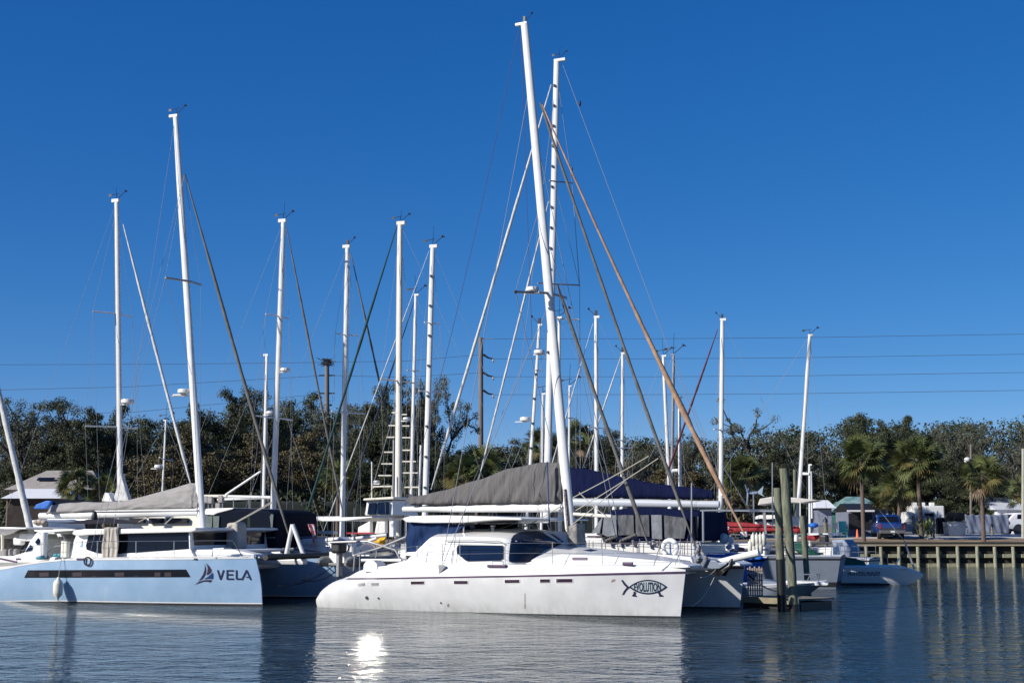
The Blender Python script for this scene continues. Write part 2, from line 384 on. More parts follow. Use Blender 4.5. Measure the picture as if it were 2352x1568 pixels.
def sailboat(name, label, Y, top, foot, w, d=1, L=11, fb=1.25, beam=3.4, hm=None, stripe=None, boomend=None, cov=None, fores=(), stays=(), spr=(), rad=(), yaw=-18, mm=None,
             cab=True, cabh=.5, bimini=None, group=None, steps=False, wires=True, cat='sailboat', bowx=.44, vane=1., railing=True):
    o = at(foot[0], foot[1], Y); fr = Fr((o.x, o.y, 0), R(yaw)); t = thing(name, label, cat, fr.o, fr.yaw, group)
    t['d'] = d; del t['d']
    hm = hm or gel; mm = mm or alu
    xb = L*bowx; xs = xb - L
    H = Hull(lambda v: xs - .35*v + .35, lambda v: xb - .9*(1-v), lambda u: fb + .28*max(0, (u-.35))**1.5*1.2 + .03, beam/2, d=d)
    H.hull('hull', hm, t, 24, 6); H.deck('deck', deckw, t, .01)
    H.band('boot_stripe', boot if stripe is None else stripe, t, .24, .36)
    H.band('sheer_stripe', stripe or boot, t, .9, .95)
    pt, pf = fr.L(*top), fr.L(*foot); ax = (pf-pt).normalized(); base = pf + ax*((fb+cabh*.8 - pf.z)/ax.z) if abs(ax.z) > .1 else pf
    rad_ = pxlen(w, Y)/2
    MB().tube([base, base.lerp(pt, .5), base.lerp(pt, .88), pt], [rad_*1.05, rad_, rad_*.95, rad_*.8], 12, flat=.75).build('mast', mm, t, True)
    if steps:
        for i in range(steps): MB().box(base.lerp(pt, (i+1)/(steps+1)) + Vector((0, -rad_*.8, 0)), (.1, .14, .1)).build('mast_step', black, t)
    MB().tube([base+Vector((-d*rad_*.75, -rad_*.62, 0)), pt+Vector((-d*rad_*.6, -rad_*.5, -.3))], .014, 4).build('sail_track', alug, t)
    hx = d*rad_*random.uniform(1.2, 2.2); MB().tube([base+Vector((hx, -.1, 0)), pt+Vector((hx*.5, -.03, -.4))], .008*Y/60, 4).build('halyard', random.choice((wire, rope, roped)), t)
    MB().box(pt+Vector((-d*.05, 0, .02)), (rad_*2.8, rad_*1.2, rad_*1.2)).build('masthead', mm, t, bevel=.02)
    if vane: masthead(pt+Vector((0, 0, .08)), t, vane*Y/60)
    if cab:
        xa, xc = -d*L*.22, d*L*.2
        hw = beam*.3
        A = [Vector((xa, -hw, fb)), Vector((xc+d*.9, -hw*.5, fb+.12)), Vector((xc, -hw*.8, fb+cabh)), Vector((xa, -hw*.9, fb+cabh+.12))]
        B = [Vector((p.x, -p.y, p.z)) for p in A]
        c = MB().prism(A, B).build('cabin', deckw, t, bevel=.06)
        for k in range(3):
            xx = xa + (xc-xa)*(.25+.27*k); MB().box((xx, -hw*.93, fb+cabh*.55), (.75, .03, .2)).build('cabin_window', glass, c, bevel=.03)
    if boomend:
        a = fr.L(*boomend[0]); b = fr.L(*boomend[1])
        MB().tube([a, b], boomend[2] if len(boomend) > 2 else .09, 10).build('boom', mm, t, True)
    if cov: cover(fr, cov[0], cov[1], .2, 0, 'sail_cover', cov[2], t, 20, seed=hash(name) % 97)
    tips = []
    for (lx, ly), (rx, ry), hh in spr:
        a, b = fr.L(lx, ly, -hh), fr.L(rx, ry, hh); mid = base + (pt-base)*(((a.z+b.z)/2-base.z)/(pt.z-base.z))
        MB().tube([a, mid], .035, 6).build('spreader', mm, t, True); MB().tube([b, mid], .035, 6).build('spreader', mm, t, True); tips.append((a, b))
    if wires:
        r = .006*Y/60
        if tips:
            tips.sort(key=lambda q: -q[0].z)
            for sd in (0, 1):
                ch = Vector((base.x - d*.3, (-1, 1)[sd]*beam*.46, fb))
                pts = [pt - ax*-.4] + [q[sd] for q in tips] + [ch]
                MB().tube(pts, r, 5).build('shroud', wire, t)
                MB().tube([tips[0][sd].lerp(pt, 0) if len(tips) > 1 else pt.lerp(base, .45), ch + Vector((d*.6, 0, 0))], r, 5).build('shroud', wire, t)
        else:
            for sd in (-1, 1): wire_(pt.lerp(base, .05), (base.x-d*.3, sd*beam*.46, fb), t, r, 'shroud')
        wire_(pt, (d*xs + d*.2, 0, fb), t, r, 'backstay')
        if not fores: wire_(pt, (d*xb, 0, fb+.3), t, r*1.3, 'forestay')
    for (a, b, rr, m_) in fores:
        furl(fr.L(*a), fr.L(*b), t, rr, m_, s=.1)
    for (a, b) in stays: wire_(fr.L(*a), fr.L(*b), t, .009*Y/60)
    for (x, y, rr, sd) in rad: radome(fr.L(x, y), t, rr, sd)
    if railing:
        for sd in (-1, 1):
            pts = []
            for u in (.04, .2, .36, .52, .68, .82, .95):
                p = H.P(u, 1, sd); p.y -= sd*.08; pts.append(p)
            mb = MB()
            for k in (.6, .32): mb.tube([p+Vector((0, 0, k)) for p in pts], .009, 4)
            for p in pts: mb.tube([p, p+Vector((0, 0, .6))], .016, 5)
            mb.build('railing', steel, t)
        p = [H.P(u, 1, -1) for u in (.86, .93, .985)] + [H.P(u, 1, 1) for u in (.985, .93, .86)]
        MB().tube([q + Vector((0, 0, .65)) for q in p], .02, 5).build('pulpit', steel, t)
    if bimini:
        (x0, x1, zz, m_) = bimini
        hw = beam*.42
        def f(u, v): return Vector((x0+(x1-x0)*u, -hw+2*hw*v, zz + .12*math.sin(math.pi*v) + .05*math.sin(math.pi*u)))
        o_ = MB().grid(f, 10, 8).build('bimini', m_, t, 2); s_ = o_.modifiers.new('t', 'SOLIDIFY'); s_.thickness = .05
        for xx in (x0+.1, x1-.1):
            MB().tube([(xx, -hw, fb), (xx, -hw, zz), (xx, 0, zz+.1), (xx, hw, zz), (xx, hw, fb)], .018, 5).build('bimini_frame', steel, t)
    return fr, t, H
def netmat():
    if 'net' in MATS: return MATS['net']
    m = mat('net', (.35, .35, .35), .9); nt = m.node_tree; b = nt.nodes['Principled BSDF']
    tc = nt.nodes.new('ShaderNodeTexCoord'); ch = nt.nodes.new('ShaderNodeTexChecker'); ch.inputs['Scale'].default_value = 60
    ch.inputs[1].default_value = (.6, .6, .6, 1); ch.inputs[2].default_value = (.02, .02, .02, 1)
    nt.links.new(tc.outputs['Object'], ch.inputs['Vector']); nt.links.new(ch.outputs['Color'], b.inputs['Alpha']); return m
# ================================================================== VELA (pale blue catamaran)
def prof(fr, pts, y): return [fr.L(px, py, y) for px, py in pts]
def zx(ps): return sorted([(p.z, p.x) for p in ps])
def xz(ps): return sorted([(p.x, p.z) for p in ps])
cplan = lambda u: (.8 + .2*math.sin(math.pi/2*min(u/.3, 1))) if u < .55 else max(.03, 1-((u-.55)/.45)**2.2*.97)
yawV = R(-21); b0 = atz(602, 1391, 0); off = Matrix.Rotation(yawV, 3, 'Z') @ Vector((0, .9, 0))
fv = Fr(b0 - off, yawV); vela = thing('catamaran', 'pale blue catamaran lettered VELA with grey sail cover', 'catamaran', fv.o, yawV)
bow = zx(prof(fv, [(587, 1278), (591, 1296), (597.5, 1323), (601, 1350), (603, 1391)], .9))
shp = [(-14.5, .55), (-13.2, 1.1)] + xz(prof(fv, [(8, 1304), (35, 1297), (87, 1289), (147, 1283), (218, 1282), (400, 1281), (587, 1279)], .05))
def mkV(yc):
    xb = lambda v: interp(bow, -.35+v*2.05)
    return Hull(lambda v: -14.3 + .9*v, xb, lambda u: interp(shp, -13.6+13.3*u), .9, yc, cplan, lambda v: .62+.38*math.sin(math.pi/2*min(1, v*1.15)))
CV = 3.75
for yc in (.9, 2*CV-.9):
    H = mkV(yc); hu = H.hull('hull', hullb, vela, 60, 14, label='near hull with lettering' if yc < 2 else 'far hull in the shade'); H.deck('side_deck', deckw, vela, .0, .05)
    H.band('gunwale', gel, vela, .972, 1.003, .014); H.band('boot_stripe', boot, vela, .14, .2, .008); H.band('waterline_stripe', gel, vela, .203, .222, .008)
    if yc < 2: HV = H
yV = lambda x, zz: HV.side(x, zz)
def conf(H, fr, poly, name, m, par, nu=24, nv=2, off=.012):
    """quad px [tl,tr,br,bl] laid on the hull side as a grid"""
    tl, tr, br, bl = poly
    def f(u, v):
        a = (tl[0]+(tr[0]-tl[0])*u, tl[1]+(tr[1]-tl[1])*u); b = (bl[0]+(br[0]-bl[0])*u, bl[1]+(br[1]-bl[1])*u)
        x, y = a[0]+(b[0]-a[0])*v, a[1]+(b[1]-a[1])*v; yy = 0
        for _ in range(5):
            p = fr.L(x, y, yy); yy = H.side(p.x, p.z) - off
        return Vector((p.x, yy, p.z))
    return MB().grid(f, nu, nv).build(name, m, par, 2)
hw_ = conf(HV, fv, z('1', (235, 948), (1566, 942), (1602, 1006), (203, 1012)), 'hull_window', glass, vela, 40, 2)
for a, b in ((330, 410), (610, 690), (965, 1045), (1300, 1350), (1385, 1440)):
    conf(HV, fv, z('1', (a, 968), (b, 966), (b, 1000), (a, 1001)), 'curtain', mat('window_curtain', (.022, .013, .02), .6), hw_, 3, 1, .018)
# bridge deck
xbd = fv.L(687, 1295, 2*CV-1.7).x
xbd -= 1.0
MB().box(((-13.2+xbd)/2, CV, 1.42), (xbd+13.2, 2*CV-2.6, .5)).build('bridgedeck', deckw, vela, bevel=.15)
# coachroof
k = .12
slab(fv, z('1', (560, 846), (600, 765), (625, 690), (640, 652), (1596, 622), (1606, 775), (1640, 846)), .95, 2*CV-.95, k, 1.7, 'cabin', deckw, vela, .03)
roof = slab(fv, z('1', (604, 644), (618, 614), (700, 603), (985, 600), (1300, 598), (1640, 592), (1652, 602), (1645, 616), (1600, 628), (1100, 640), (745, 652), (640, 660)), .8, 2*CV-.8, 0, 1.7, 'cabin_roof', gel, vela, .04)
wn = Vector((0, 1, -k)); w0 = (0, .95-.02, 1.7)
def cabwin(fr, pts, p0, k, name, m, par, th=.015):
    A = [fr.P(x, y, p0, (0, 1, -k)) for x, y in pts]; B = [a + Vector((0, th*1.6, 0)) for a in A]
    return MB().prism(A, B).build(name, m, par, bevel=.004)
cw = cabwin(fv, z('1', (745, 656), (870, 645), (1000, 640), (1594, 628), (1598, 768), (1420, 782), (1100, 802), (985, 812), (880, 812), (800, 800), (728, 775), (722, 740)), w0, k, 'cabin_window', glass, vela)
fx = fv.P(*z('1', (1601, 700)), (0, .95, 1.7), (0, 1, -k)).x; wz0, wz1 = fv.P(*z('1', (1600, 768)), (0, .95, 1.7), (0, 1, -k)).z, fv.P(*z('1', (1600, 634)), (0, .95, 1.7), (0, 1, -k)).z
MB().box((fx+.02, CV, (wz0+wz1)/2), (.03, 2*CV-2.5, wz1-wz0)).build('front_window', glass, cw)
cabwin(fv, z('1', (1588, 626), (1598, 626), (1602, 768), (1592, 768)), (0, .9, 1.7), k, 'window_post', steel, cw)
# sailing emblem on the cabin side
for pp in (((690, 690), (693, 740), (668, 745)), ((660, 748), (700, 745), (690, 752), (668, 753))):
    cabwin(fv, z('1', *pp), (0, .925, 1.7), k, 'emblem', mat('pale_blue_print', (.35, .45, .7), .5), vela, .004)
# solar panel on roof, beige covers
pz = fv.L(*z('1', (985, 590)), 2.4).z + .05
MB().grid(lambda u, v: Vector((-9.9+3.3*u, 1.6+2.2*v, pz+.1+.22*math.sin(math.pi*u)*math.sin(math.pi*v))), 14, 8).build('folded_awning', mat('black_canvas', (.02, .015, .02), .8, var=.3), vela, 2)
MB().ball((-8.4, 2.2, pz+.35), (.12, .12, .25)).build('winch_cover', black, vela, True)
def drape(fr, pts, y0, dep, name, m, par, wob=.02):
    A = [fr.L(x, y, y0) for x, y in pts]; x0 = min(p.x for p in A); x1 = max(p.x for p in A)
    zt = max(p.z for p in A); zb = min(p.z for p in A)
    def f(u, v):
        x = x0+(x1-x0)*u; t = v
        if t < .12: return Vector((x, y0+dep*(1-t/.12), zt+.02*math.sin(9*u)))
        s_ = (t-.12)/.88
        return Vector((x + .06*s_*(u-.5) + wob*math.sin(7*s_+4*u), y0 - .03 - wob*math.sin(11*u+3*s_)-.02*math.sin(23*u), zt+(zb-zt)*s_))
    o = MB().grid(f, 18, 26).build(name, m, par, 2); s_ = o.modifiers.new('t', 'SOLIDIFY'); s_.thickness = .02
    return o
drape(fv, z('1', (877, 590), (974, 590), (990, 838), (884, 838)), .72, .8, 'winch_drape', tanc, vela)
slab(fv, z('1', (1905, 552), (1980, 545), (1998, 560), (2005, 768), (1965, 772), (1895, 760)), CV-.4, CV+.3, .0, 2, 'sail_bag', tanc, vela, .08)
# cockpit things at the stern
slab(fv, z('1', (325, 625), (370, 612), (600, 606), (640, 612), (460, 628), (330, 640)), 1.2, 2*CV-1.2, 0, 2, 'cockpit_roof', gel, vela, .03)
for pts in (((470, 640), (505, 640), (560, 735), (520, 735)),):
    slab(fv, z('1', *pts), 1.3, 1.45, 0, 2, 'roof_support', gel, vela, .03)
slab(fv, z('1', (490, 665), (520, 665), (528, 695), (500, 695)), 1.26, 1.32, 0, 2, 'vent', black, vela, .0)
for px, w_ in ((365, .16), (535, .13), (560, .13)):
    a = fv.L(*z('1', (px, 840)), .9); MB().tube([(a.x, .9, a.z), (a.x, .9, a.z+(.95 if px < 400 else .6))], w_*.85, 12).build('fender_rack', fender_m if px > 400 else gel, vela, True, label='upright round fender on the stern rail')
slab(fv, z('1', (440, 810), (508, 806), (512, 835), (436, 838)), .8, 1.6, 0, 2, 'teal_cushion', mat('teal_fabric', (.01, .2, .25), .6, var=.3), vela, .05)
slab(fv, z('1', (290, 838), (345, 822), (340, 858), (296, 862)), .6, 1.1, 0, 2, 'rope_bundle', mat('blue_rope', (.1, .3, .42), .9, var=.5, vscale=20, bump=.02, bscale=30), vela, .06)
MB().tube([fv.L(*z('1', p), 1.1) for p in ((400, 850), (400, 800), (470, 745), (560, 740), (560, 840))], .025, 6).build('stern_rail', steel, vela, True)
for px in (345, 820, 1145, 1465):
    a = fv.L(*z('1', (px, 835)), .35); b = fv.L(*z('1', (px, 708)), .35); MB().tube([a, b], .016, 6).build('stanchion', steel, vela, True)
MB().tube([fv.L(*z('1', p), .35) for p in ((130, 880), (200, 770), (345, 730), (820, 706), (1145, 705), (1465, 703), (1760, 700), (1960, 700), (2040, 835))], .009, 5).build('lifeline', steel, vela, True)
MB().tube([fv.L(*z('1', p), .35) for p in ((1785, 832), (1795, 768), (1960, 768), (1965, 700), (2035, 825))], .018, 6).build('pulpit', black, vela, True)
slab(fv, z('1', (1790, 765), (1885, 760), (1885, 772), (1790, 777)), .3, .8, 0, 2, 'bow_seat', gel, vela, .01)
for a, b in ((640, 715), (1588, 1668), (132, 178)):
    q = fv.L(*z('1', (a/2+b/2, 855)), .1); yy = HV.side(q.x, q.z) if a > 500 else .25; q = fv.L(*z('1', (a/2+b/2, 855)), yy)
    MB().box((q.x, yy, q.z), (pxlen(b-a, 51)/3.665, .07, .07)).build('cleat_plate', black if a > 1000 else plum, vela, bevel=.01)
MB().ring(fv.L(*z('1', (737, 873)), -.06), .15, .03, 16, 6).build('rope_coil', roped, vela, True)
# foredeck moulding
slab(fv, z('1', (1100, 800), (1600, 776), (1950, 772), (2140, 815), (2150, 835), (1400, 842), (1100, 838)), 1.1, 1.8, .1, 1.7, 'foredeck', deckw, vela, .04)
slab(fv, z('1', (1300, 790), (1620, 778), (1900, 772), (2050, 778), (2050, 800), (1300, 830)), 1.9, 2*CV-1.9, .0, 1.7, 'foredeck', deckw, vela, .1)
# crossbeam, striker, trampoline
bb = fv.L(612, 1278, .9)
MB().tube([(bb.x-.1, 1.0, 1.72), (bb.x-.1, 2*CV-1.0, 1.72)], .11, 12).build('crossbeam', black, vela, True)
MB().grid(lambda u, v: Vector((bb.x-3.2+3.0*u, 1.7+(2*CV-3.4)*v, 1.62-.08*math.sin(math.pi*v))), 4, 4).build('trampoline', netmat(), vela)
MB().box((bb.x-1.8, CV, 1.5), (3.6, .35, .22)).build('longeron', gel, vela, bevel=.05)
sa = fv.L(672, 1204, CV)
for q in ((657, 1276), (697, 1273)):
    MB().tube([fv.L(*q, CV), sa], .085, 8).build('seagull_striker', gel, vela, True)
MB().tube([fv.L(*z('M', (-120, 905)), CV-1.5), fv.L(*z('M', (500, 905)), CV)], .05, 6).build('beam_foot', gel, vela, True)
# mooring bridle lines
for a, b in (((734, 1282), (690, 1330)), ((776, 1290), (640, 1345))):
    p0, p1 = fv.L(*a, 2*CV-.9), fv.L(*b, 1.2); wire_(p0, p1, vela, .02, 'mooring_line', roped, 6, .25)
# mast and rig
YV = CV
mt, mf = fv.L(403, 268, YV), fv.L(467, 1256, YV)
MB().tube([mf, mf.lerp(mt, .5), mf.lerp(mt, .85), mt], [.165, .15, .14, .11], 16, flat=.7).build('mast', alu, vela, True)
MB().box(mt+Vector((-.08, 0, .03)), (.42, .14, .14)).build('masthead', alu, vela, bevel=.03); masthead(mt+Vector((.05, 0, .1)), vela, 1.15)
tA, tB = fv.L(380, 638, YV-1.5), fv.L(461, 654, YV+1.2); mid = fv.L(436, 646, YV)
for q in (tA, tB): MB().tube([q, mid], .045, 8).build('spreader', alug, vela, True)
hd = fv.L(424, 400, YV)
for a, b in ((hd, tA), (tA, fv.L(440, 860, YV-.2)), (hd, tB), (tB, fv.L(459, 1090, YV+1)), (tA, fv.L(218, 1280, .3)), (hd, fv.L(205, 1278, .2)), (mt, fv.L(250, 1280, .4))):
    wire_(a, b, vela, .008, 'shroud')
furl(fv.L(430, 418, YV), fv.L(668, 1245, YV), vela, .068, furlg, s=.25, seed=3)
wire_(fv.L(430, 418, YV), fv.L(424, 400, YV), vela, .03, 'forestay', black)
radome(fv.L(423, 903, YV), vela, .26, 1)
MB().tube([fv.L(395, 909, YV), fv.L(452, 909, YV)], .03, 6).build('radar_bracket', steel, vela, True)
topV = z('1', (400, 468), (440, 402), (600, 378), (1000, 372), (1250, 318), (1450, 262), (1600, 212), (1660, 214), (1680, 300)); botV = z('1', (400, 474), (600, 466), (800, 455), (1300, 442), (1680, 434))
cover(fv, topV, botV, .3, YV, 'sail_cover', grayl, vela, 60, .045, 5, -3.0, 4)
MB().tube([fv.L(*z('1', (335, 492)), YV), fv.L(*z('1', (1000, 478)), YV), fv.L(*z('1', (1672, 452)), YV)], [.13, .16, .17], 12, flat=.8).build('boom', alu, vela, True)
MB().tube([fv.L(*z('1', (800, 452)), YV-.17), fv.L(*z('1', (1660, 440)), YV-.17)], .04, 6).build('boom_track', gel, vela, True)
for a, b in (((1470, 485), (1390, 560)), ((1275, 490), (1130, 562))): wire_(fv.L(*z('1', a), YV), fv.L(*z('1', b), YV), vela, .02, 'mainsheet', rope)
for a, b in (((1588, 770), (2290, 372)), ((1600, 765), (2300, 378))): wire_(fv.L(*z('1', a), CV-1), fv.L(*z('1', b), CV+.2), vela, .018, 'furling_line', rope)
# lettering
def seg(pl): return [z('1', *q) for q in pl]
E_ = 13
vl = [((1832, 948), (1856, 1026)), ((1856, 1026), (1882, 948)), ((1912, 948), (1912, 1026)), ((1912, 952), (1966, 952)), ((1912, 986), (1960, 986)), ((1912, 1022), (1966, 1022)),
      ((1990, 948), (1990, 1022)), ((1990, 1022), (2034, 1022)), ((2036, 1028), (2075, 948)), ((2075, 948), (2110, 1028)), ((2072, 1006), (2098, 1006))]
polys = []
for a, b in vl: polys += [z('1', *q) for q in stroke([a, b], E_ if b[0] != 2098 else 9)]
decal(fv, polys, yV, 'lettering', ink, vela, .02)
def curve(p0, p1, p2, n=10): return [((1-t)**2*p0[0]+2*t*(1-t)*p1[0]+t*t*p2[0], (1-t)**2*p0[1]+2*t*(1-t)*p1[1]+t*t*p2[1]) for t in [i/n for i in range(n+1)]]
def leaf(a, c1, b, c2): return curve(a, c1, b) + curve(b, c2, a)[1:-1]
decal(fv, [z('V', (408, 1240), (417, 1290), (413, 1340), (390, 1410), (350, 1475), (303, 1527), (375, 1478), (415, 1425), (432, 1365), (428, 1300))], yV, 'emblem', logoa, vela, .02)
decal(fv, [z('V', (435, 1235), (480, 1280), (517, 1338), (510, 1372), (480, 1402), (438, 1422), (456, 1370), (460, 1310), (450, 1270))], yV, 'emblem', logoa, vela, .02)
decal(fv, [z('V', (393, 1482), (450, 1457), (500, 1418), (535, 1378), (543, 1420), (540, 1480), (470, 1476))], yV, 'emblem', logob, vela, .02)
decal(fv, [z('V', (250, 1572), (320, 1527), (400, 1500), (460, 1495), (530, 1497), (492, 1534), (460, 1521), (400, 1519), (330, 1541))], yV, 'emblem', logoa, vela, .02)
# fender hanging on the topsides (a thing of its own)
fp = fv.L(*z('1', (495, 1105)), -.15); zt, zb = fv.L(*z('1', (495, 1018)), -.15).z, fv.L(*z('1', (495, 1192)), -.15).z
ft = thing('fender', 'cream cylindrical fender hanging on a line against the pale blue hull', 'fender', fv.M @ Vector((fp.x, -.2, zb)) + fv.o, yawV)
h_ = zt-zb
MB().lathe((0, 0, 0), [(.02, -.05), (.05, 0), (.06, .05), (.165, .16), (.175, .3), (.175, h_-.2), (.15, h_-.1), (.06, h_-.02), (.05, h_+.04), (.02, h_+.06)], 18).build('fender_body', fender_m, ft, True)
MB().tube([(0, 0, h_), (.01, .05, h_+.45), (.02, .13, 1.72-zb)], .012, 6).build('fender_line', rope, ft, True)

# ================================================================== EVOLUTION (white catamaran)
yawE = R(-28); b0 = atz(1563, 1418, 0); off = Matrix.Rotation(yawE, 3, 'Z') @ Vector((0, .85, 0))
fe = Fr(b0 - off, yawE); evo = thing('catamaran', 'white catamaran with fish badge reading EVOLUTION and dark grey sail cover', 'catamaran', fe.o, yawE)
CE = 3.67; LS = fe.L(718, 1394, .3).x
bowE = zx(prof(fe, [(1575, 1312), (1570, 1355), (1563, 1418)], .85))
ste = zx([fe.L(px, py, .35) for px, py in ((720, 1378), (734, 1357), (750, 1344), (766, 1334), (789, 1327))] + [Vector((LS+.03, 0, 0)), Vector((LS+.35, 0, -.35))])
shE = xz([fe.L(px, py, .1) for px, py in ((789, 1327), (900, 1325), (1165, 1320), (1400, 1315), (1574, 1312))])
eplan = lambda u: (.5+.5*min(1, u/.12)**.6) if u < .12 else (1 if u < .6 else max(.03, 1-((u-.6)/.4)**2*.97))
zs0 = shE[0][1]
def mkE(yc):
    return Hull(lambda v: interp(ste, -.35+v*(zs0+.35)), lambda v: interp(bowE, -.35+v*1.8), lambda u: interp(shE, LS+1.2+(abs(LS)-1.2)*u), .85, yc, eplan, lambda v: .5+.5*math.sin(math.pi/2*min(1, v*1.1))**.8)
topE = xz([fe.L(px, py, .2) for px, py in ((789, 1325), (812, 1314), (828, 1308), (872, 1300), (919, 1297), (1165, 1296), (1400, 1297), (1574, 1298))])
for yc in (.85, 2*CE-.85):
    H = mkE(yc); H.hull('hull', hullw, evo, 70, 16, label='near hull with the fish badge' if yc < 2 else 'far hull seen past the near bow')
    H.band('boot_stripe', boot, evo, .14, .225, .008); H.band('rub_strake', plum, evo, .965, 1.0, .02, .0)
    if yc < 2: HE = H
    mb = MB()
    def f(u, v, sd=-1):
        p = H.P(u, 1, sd); zt = interp(topE, p.x); w = H.B*H.plan(u)
        s_ = min(v*2, 1); ins = min(.16, w*.5)*s_**1.5
        q = Vector((p.x, p.y - sd*ins, p.z + (zt-p.z)*s_))
        if v > .5: q.y = q.y + (H.yc - q.y)*(v-.5)*2; q.z += .04*(v-.5)
        return q
    for sd in (-1, 1): mb.grid(lambda u, v: f(u, v, sd), 70, 10)
    mb.grid(lambda u, v: f(1, v, -1).lerp(f(1, v, 1), u), 3, 10)
    mb.build('side_deck', gel, evo, 1)
yE = lambda x, zz: HE.side(x, zz)
MB().box(((LS+2.9-3.1)/2, CE, 1.2), (-3.1-LS-2.9, 2*CE-2.4, .9)).build('bridgedeck', gel, evo, bevel=.2)
# cabin: rounded coachroof loft, crowned foredeck
rl = xz([fe.L(x, y, CE) for x, y in ((1085, 1216), (1134, 1213.5), (1212, 1215), (1250, 1218.5), (1272, 1226), (1290, 1238), (1302, 1250))])
al = xz([fe.L(x, y, .7) for x, y in ((860, 1302), (880, 1297), (919, 1286), (1000, 1280), (1022, 1258), (1060, 1231), (1085, 1218))])
xf = rl[-1][0]; xm = fe.L(1150, 1250, .7).x; xa = al[0][0]; xr = rl[0][0]
def csec(x, v):
    w = 3.06 if x < xm else 3.06*max(0., 1-((x-xm)/(xf-xm))**2.3)**(1/2.3)
    top = interp(al, x) if x < xr-1.0 else interp(rl, x) if x > xr else interp(al, xr-1.0) + (interp(rl, xr)-interp(al, xr-1.0))*(x-xr+1.0)
    hgt = max(.02, top-1.42); t = v*2-1; a = abs(t); sg = math.copysign(1, t)
    if a > .5:
        q = (1-a)/.5; y = w*(1-.045*q); zz = 1.42+hgt*.8*q
    else:
        q = 1-a/.5; y = w*.955*(1-q)**.8 if q < 1 else 0; zz = 1.42+hgt*(.8+.2*math.sin(math.pi/2*q)**.7)
    return Vector((x, CE+sg*y, zz))
NX = 70
cab_ = MB().grid(lambda u, v: csec(xa+(xf-xa)*(1-(1-u)**1.25), v), NX, 40).build('cabin', gel, evo, 1)
fl_ = xz([fe.L(x, y, CE) for x, y in ((1262, 1250), (1301, 1250), (1324, 1254), (1400, 1262), (1473, 1271), (1510, 1278), (1540, 1284))])
def fsec(u, v):
    x = fl_[0][0] + (fl_[-1][0]-fl_[0][0])*u; c = interp(fl_, x); t = v*2-1; w = 2.2+.75*min(1, u/.3); e = min(c-.05, 1.5 + .1*(1-u))
    return Vector((x, CE+w*t, e+(c-e)*math.cos(math.pi/2*t)**.75 if abs(t) < 1 else 1.2))
MB().grid(fsec, 40, 30).add([fsec(1, j/30) for j in range(31)], [tuple(range(31))]).build('foredeck', gel, evo, 1)
cp3 = [(1180, 1302), (1240, 1282), (1290, 1272), (1380, 1275), (1440, 1280), (1473, 1283), (1530, 1288), (1564, 1292), (1585, 1299), (1585, 1303)]
slab(fe, cp3, .66, 1.9, .5, 1.45, 'hull_deck_moulding', gel, evo, .05)
slab(fe, [(x+118, y-4) for x, y in cp3], 2*CE-1.9, 2*CE-.68, .0, 1.45, 'hull_deck_moulding', gel, evo, .04)
def big(pl, s_): 
    cx = sum(p[0] for p in pl)/len(pl); cy = sum(p[1] for p in pl)/len(pl); return [(cx+(x-cx)*s_, cy+(y-cy)*s_*1.02) for x, y in pl]
W1 = z('2', (1803, 782), (1820, 774), (2185, 778), (2198, 790), (2195, 890), (2172, 908), (1898, 914), (1875, 908), (1798, 845), (1795, 800))
W2 = z('3', (240, 912), (236, 880), (246, 780), (258, 720), (280, 690), (330, 668), (400, 658), (480, 655), (520, 668), (600, 712), (690, 765), (640, 785), (580, 802), (530, 826), (490, 862), (450, 902), (425, 918), (270, 920))
gask = mat('window_gasket', (.03, .03, .035), .5)
g1 = project(fe, cab_, big(W1, 1.045), 'window_frame', gask, evo, .012); project(fe, cab_, W1, 'cabin_window', glassb, g1, .022)
g2 = project(fe, cab_, big(W2, 1.03), 'window_frame', gask, evo, .012); project(fe, cab_, W2, 'cabin_window', glassb, g2, .022)
project(fe, cab_, z('3', (590, 672), (625, 680), (715, 742), (700, 752)), 'windscreen_pane', glassb, evo, .02)
MB().tube([fe.P(*z('3', p), (0, .55, 1.45), (0, 1, -.1)) for p in ((-330, 735), (-100, 732), (150, 740), (180, 752))], .018, 6).build('grab_rail', steel, evo, True)
cabwin(fe, z('3', (790, 880), (920, 880), (920, 902), (790, 902)), (0, .62, 1.45), .5, 'foredeck_portlight', plum, evo)
cabwin(fe, z('3', (880, 818), (955, 805), (1020, 818), (955, 830)), (0, 1.6, 1.6), .35, 'hatch', glassb, evo)
# hull portlights
for q in (((913, 1108), (971, 1106), (971, 1128), (913, 1130)), ((1033, 1106), (1093, 1105), (1093, 1126), (1033, 1127)), ((1382, 1092), (1498, 1091), (1498, 1116), (1382, 1118)), ((1763, 1087), (1882, 1087), (1882, 1114), (1763, 1114))):
    pl = z('2', *q); cx = sum(p[0] for p in pl)/4; cy = sum(p[1] for p in pl)/4
    fr_ = conf(HE, fe, [(cx+(x-cx)*1.1, cy+(y-cy)*1.35) for x, y in pl], 'portlight_frame', gel, evo, 4, 1, .012)
    conf(HE, fe, pl, 'portlight', mat('portlight_glass', (.03, .012, .03), .15, coat=.4) if q[0][0] > 1200 else alug, fr_, 4, 1, .022)
for q in (((195, 1078), (323, 1077), (323, 1104), (195, 1106)), ((507, 1073), (590, 1072), (590, 1100), (507, 1102)), ((650, 1070), (790, 1069), (790, 1099), (650, 1101))):
    pl = z('3', *q); cx = sum(p[0] for p in pl)/4; cy = sum(p[1] for p in pl)/4
    fr_ = conf(HE, fe, [(cx+(x-cx)*1.1, cy+(y-cy)*1.35) for x, y in pl], 'portlight_frame', gel, evo, 4, 1, .012)
    conf(HE, fe, pl, 'portlight', MATS['portlight_glass'], fr_, 4, 1, .022)
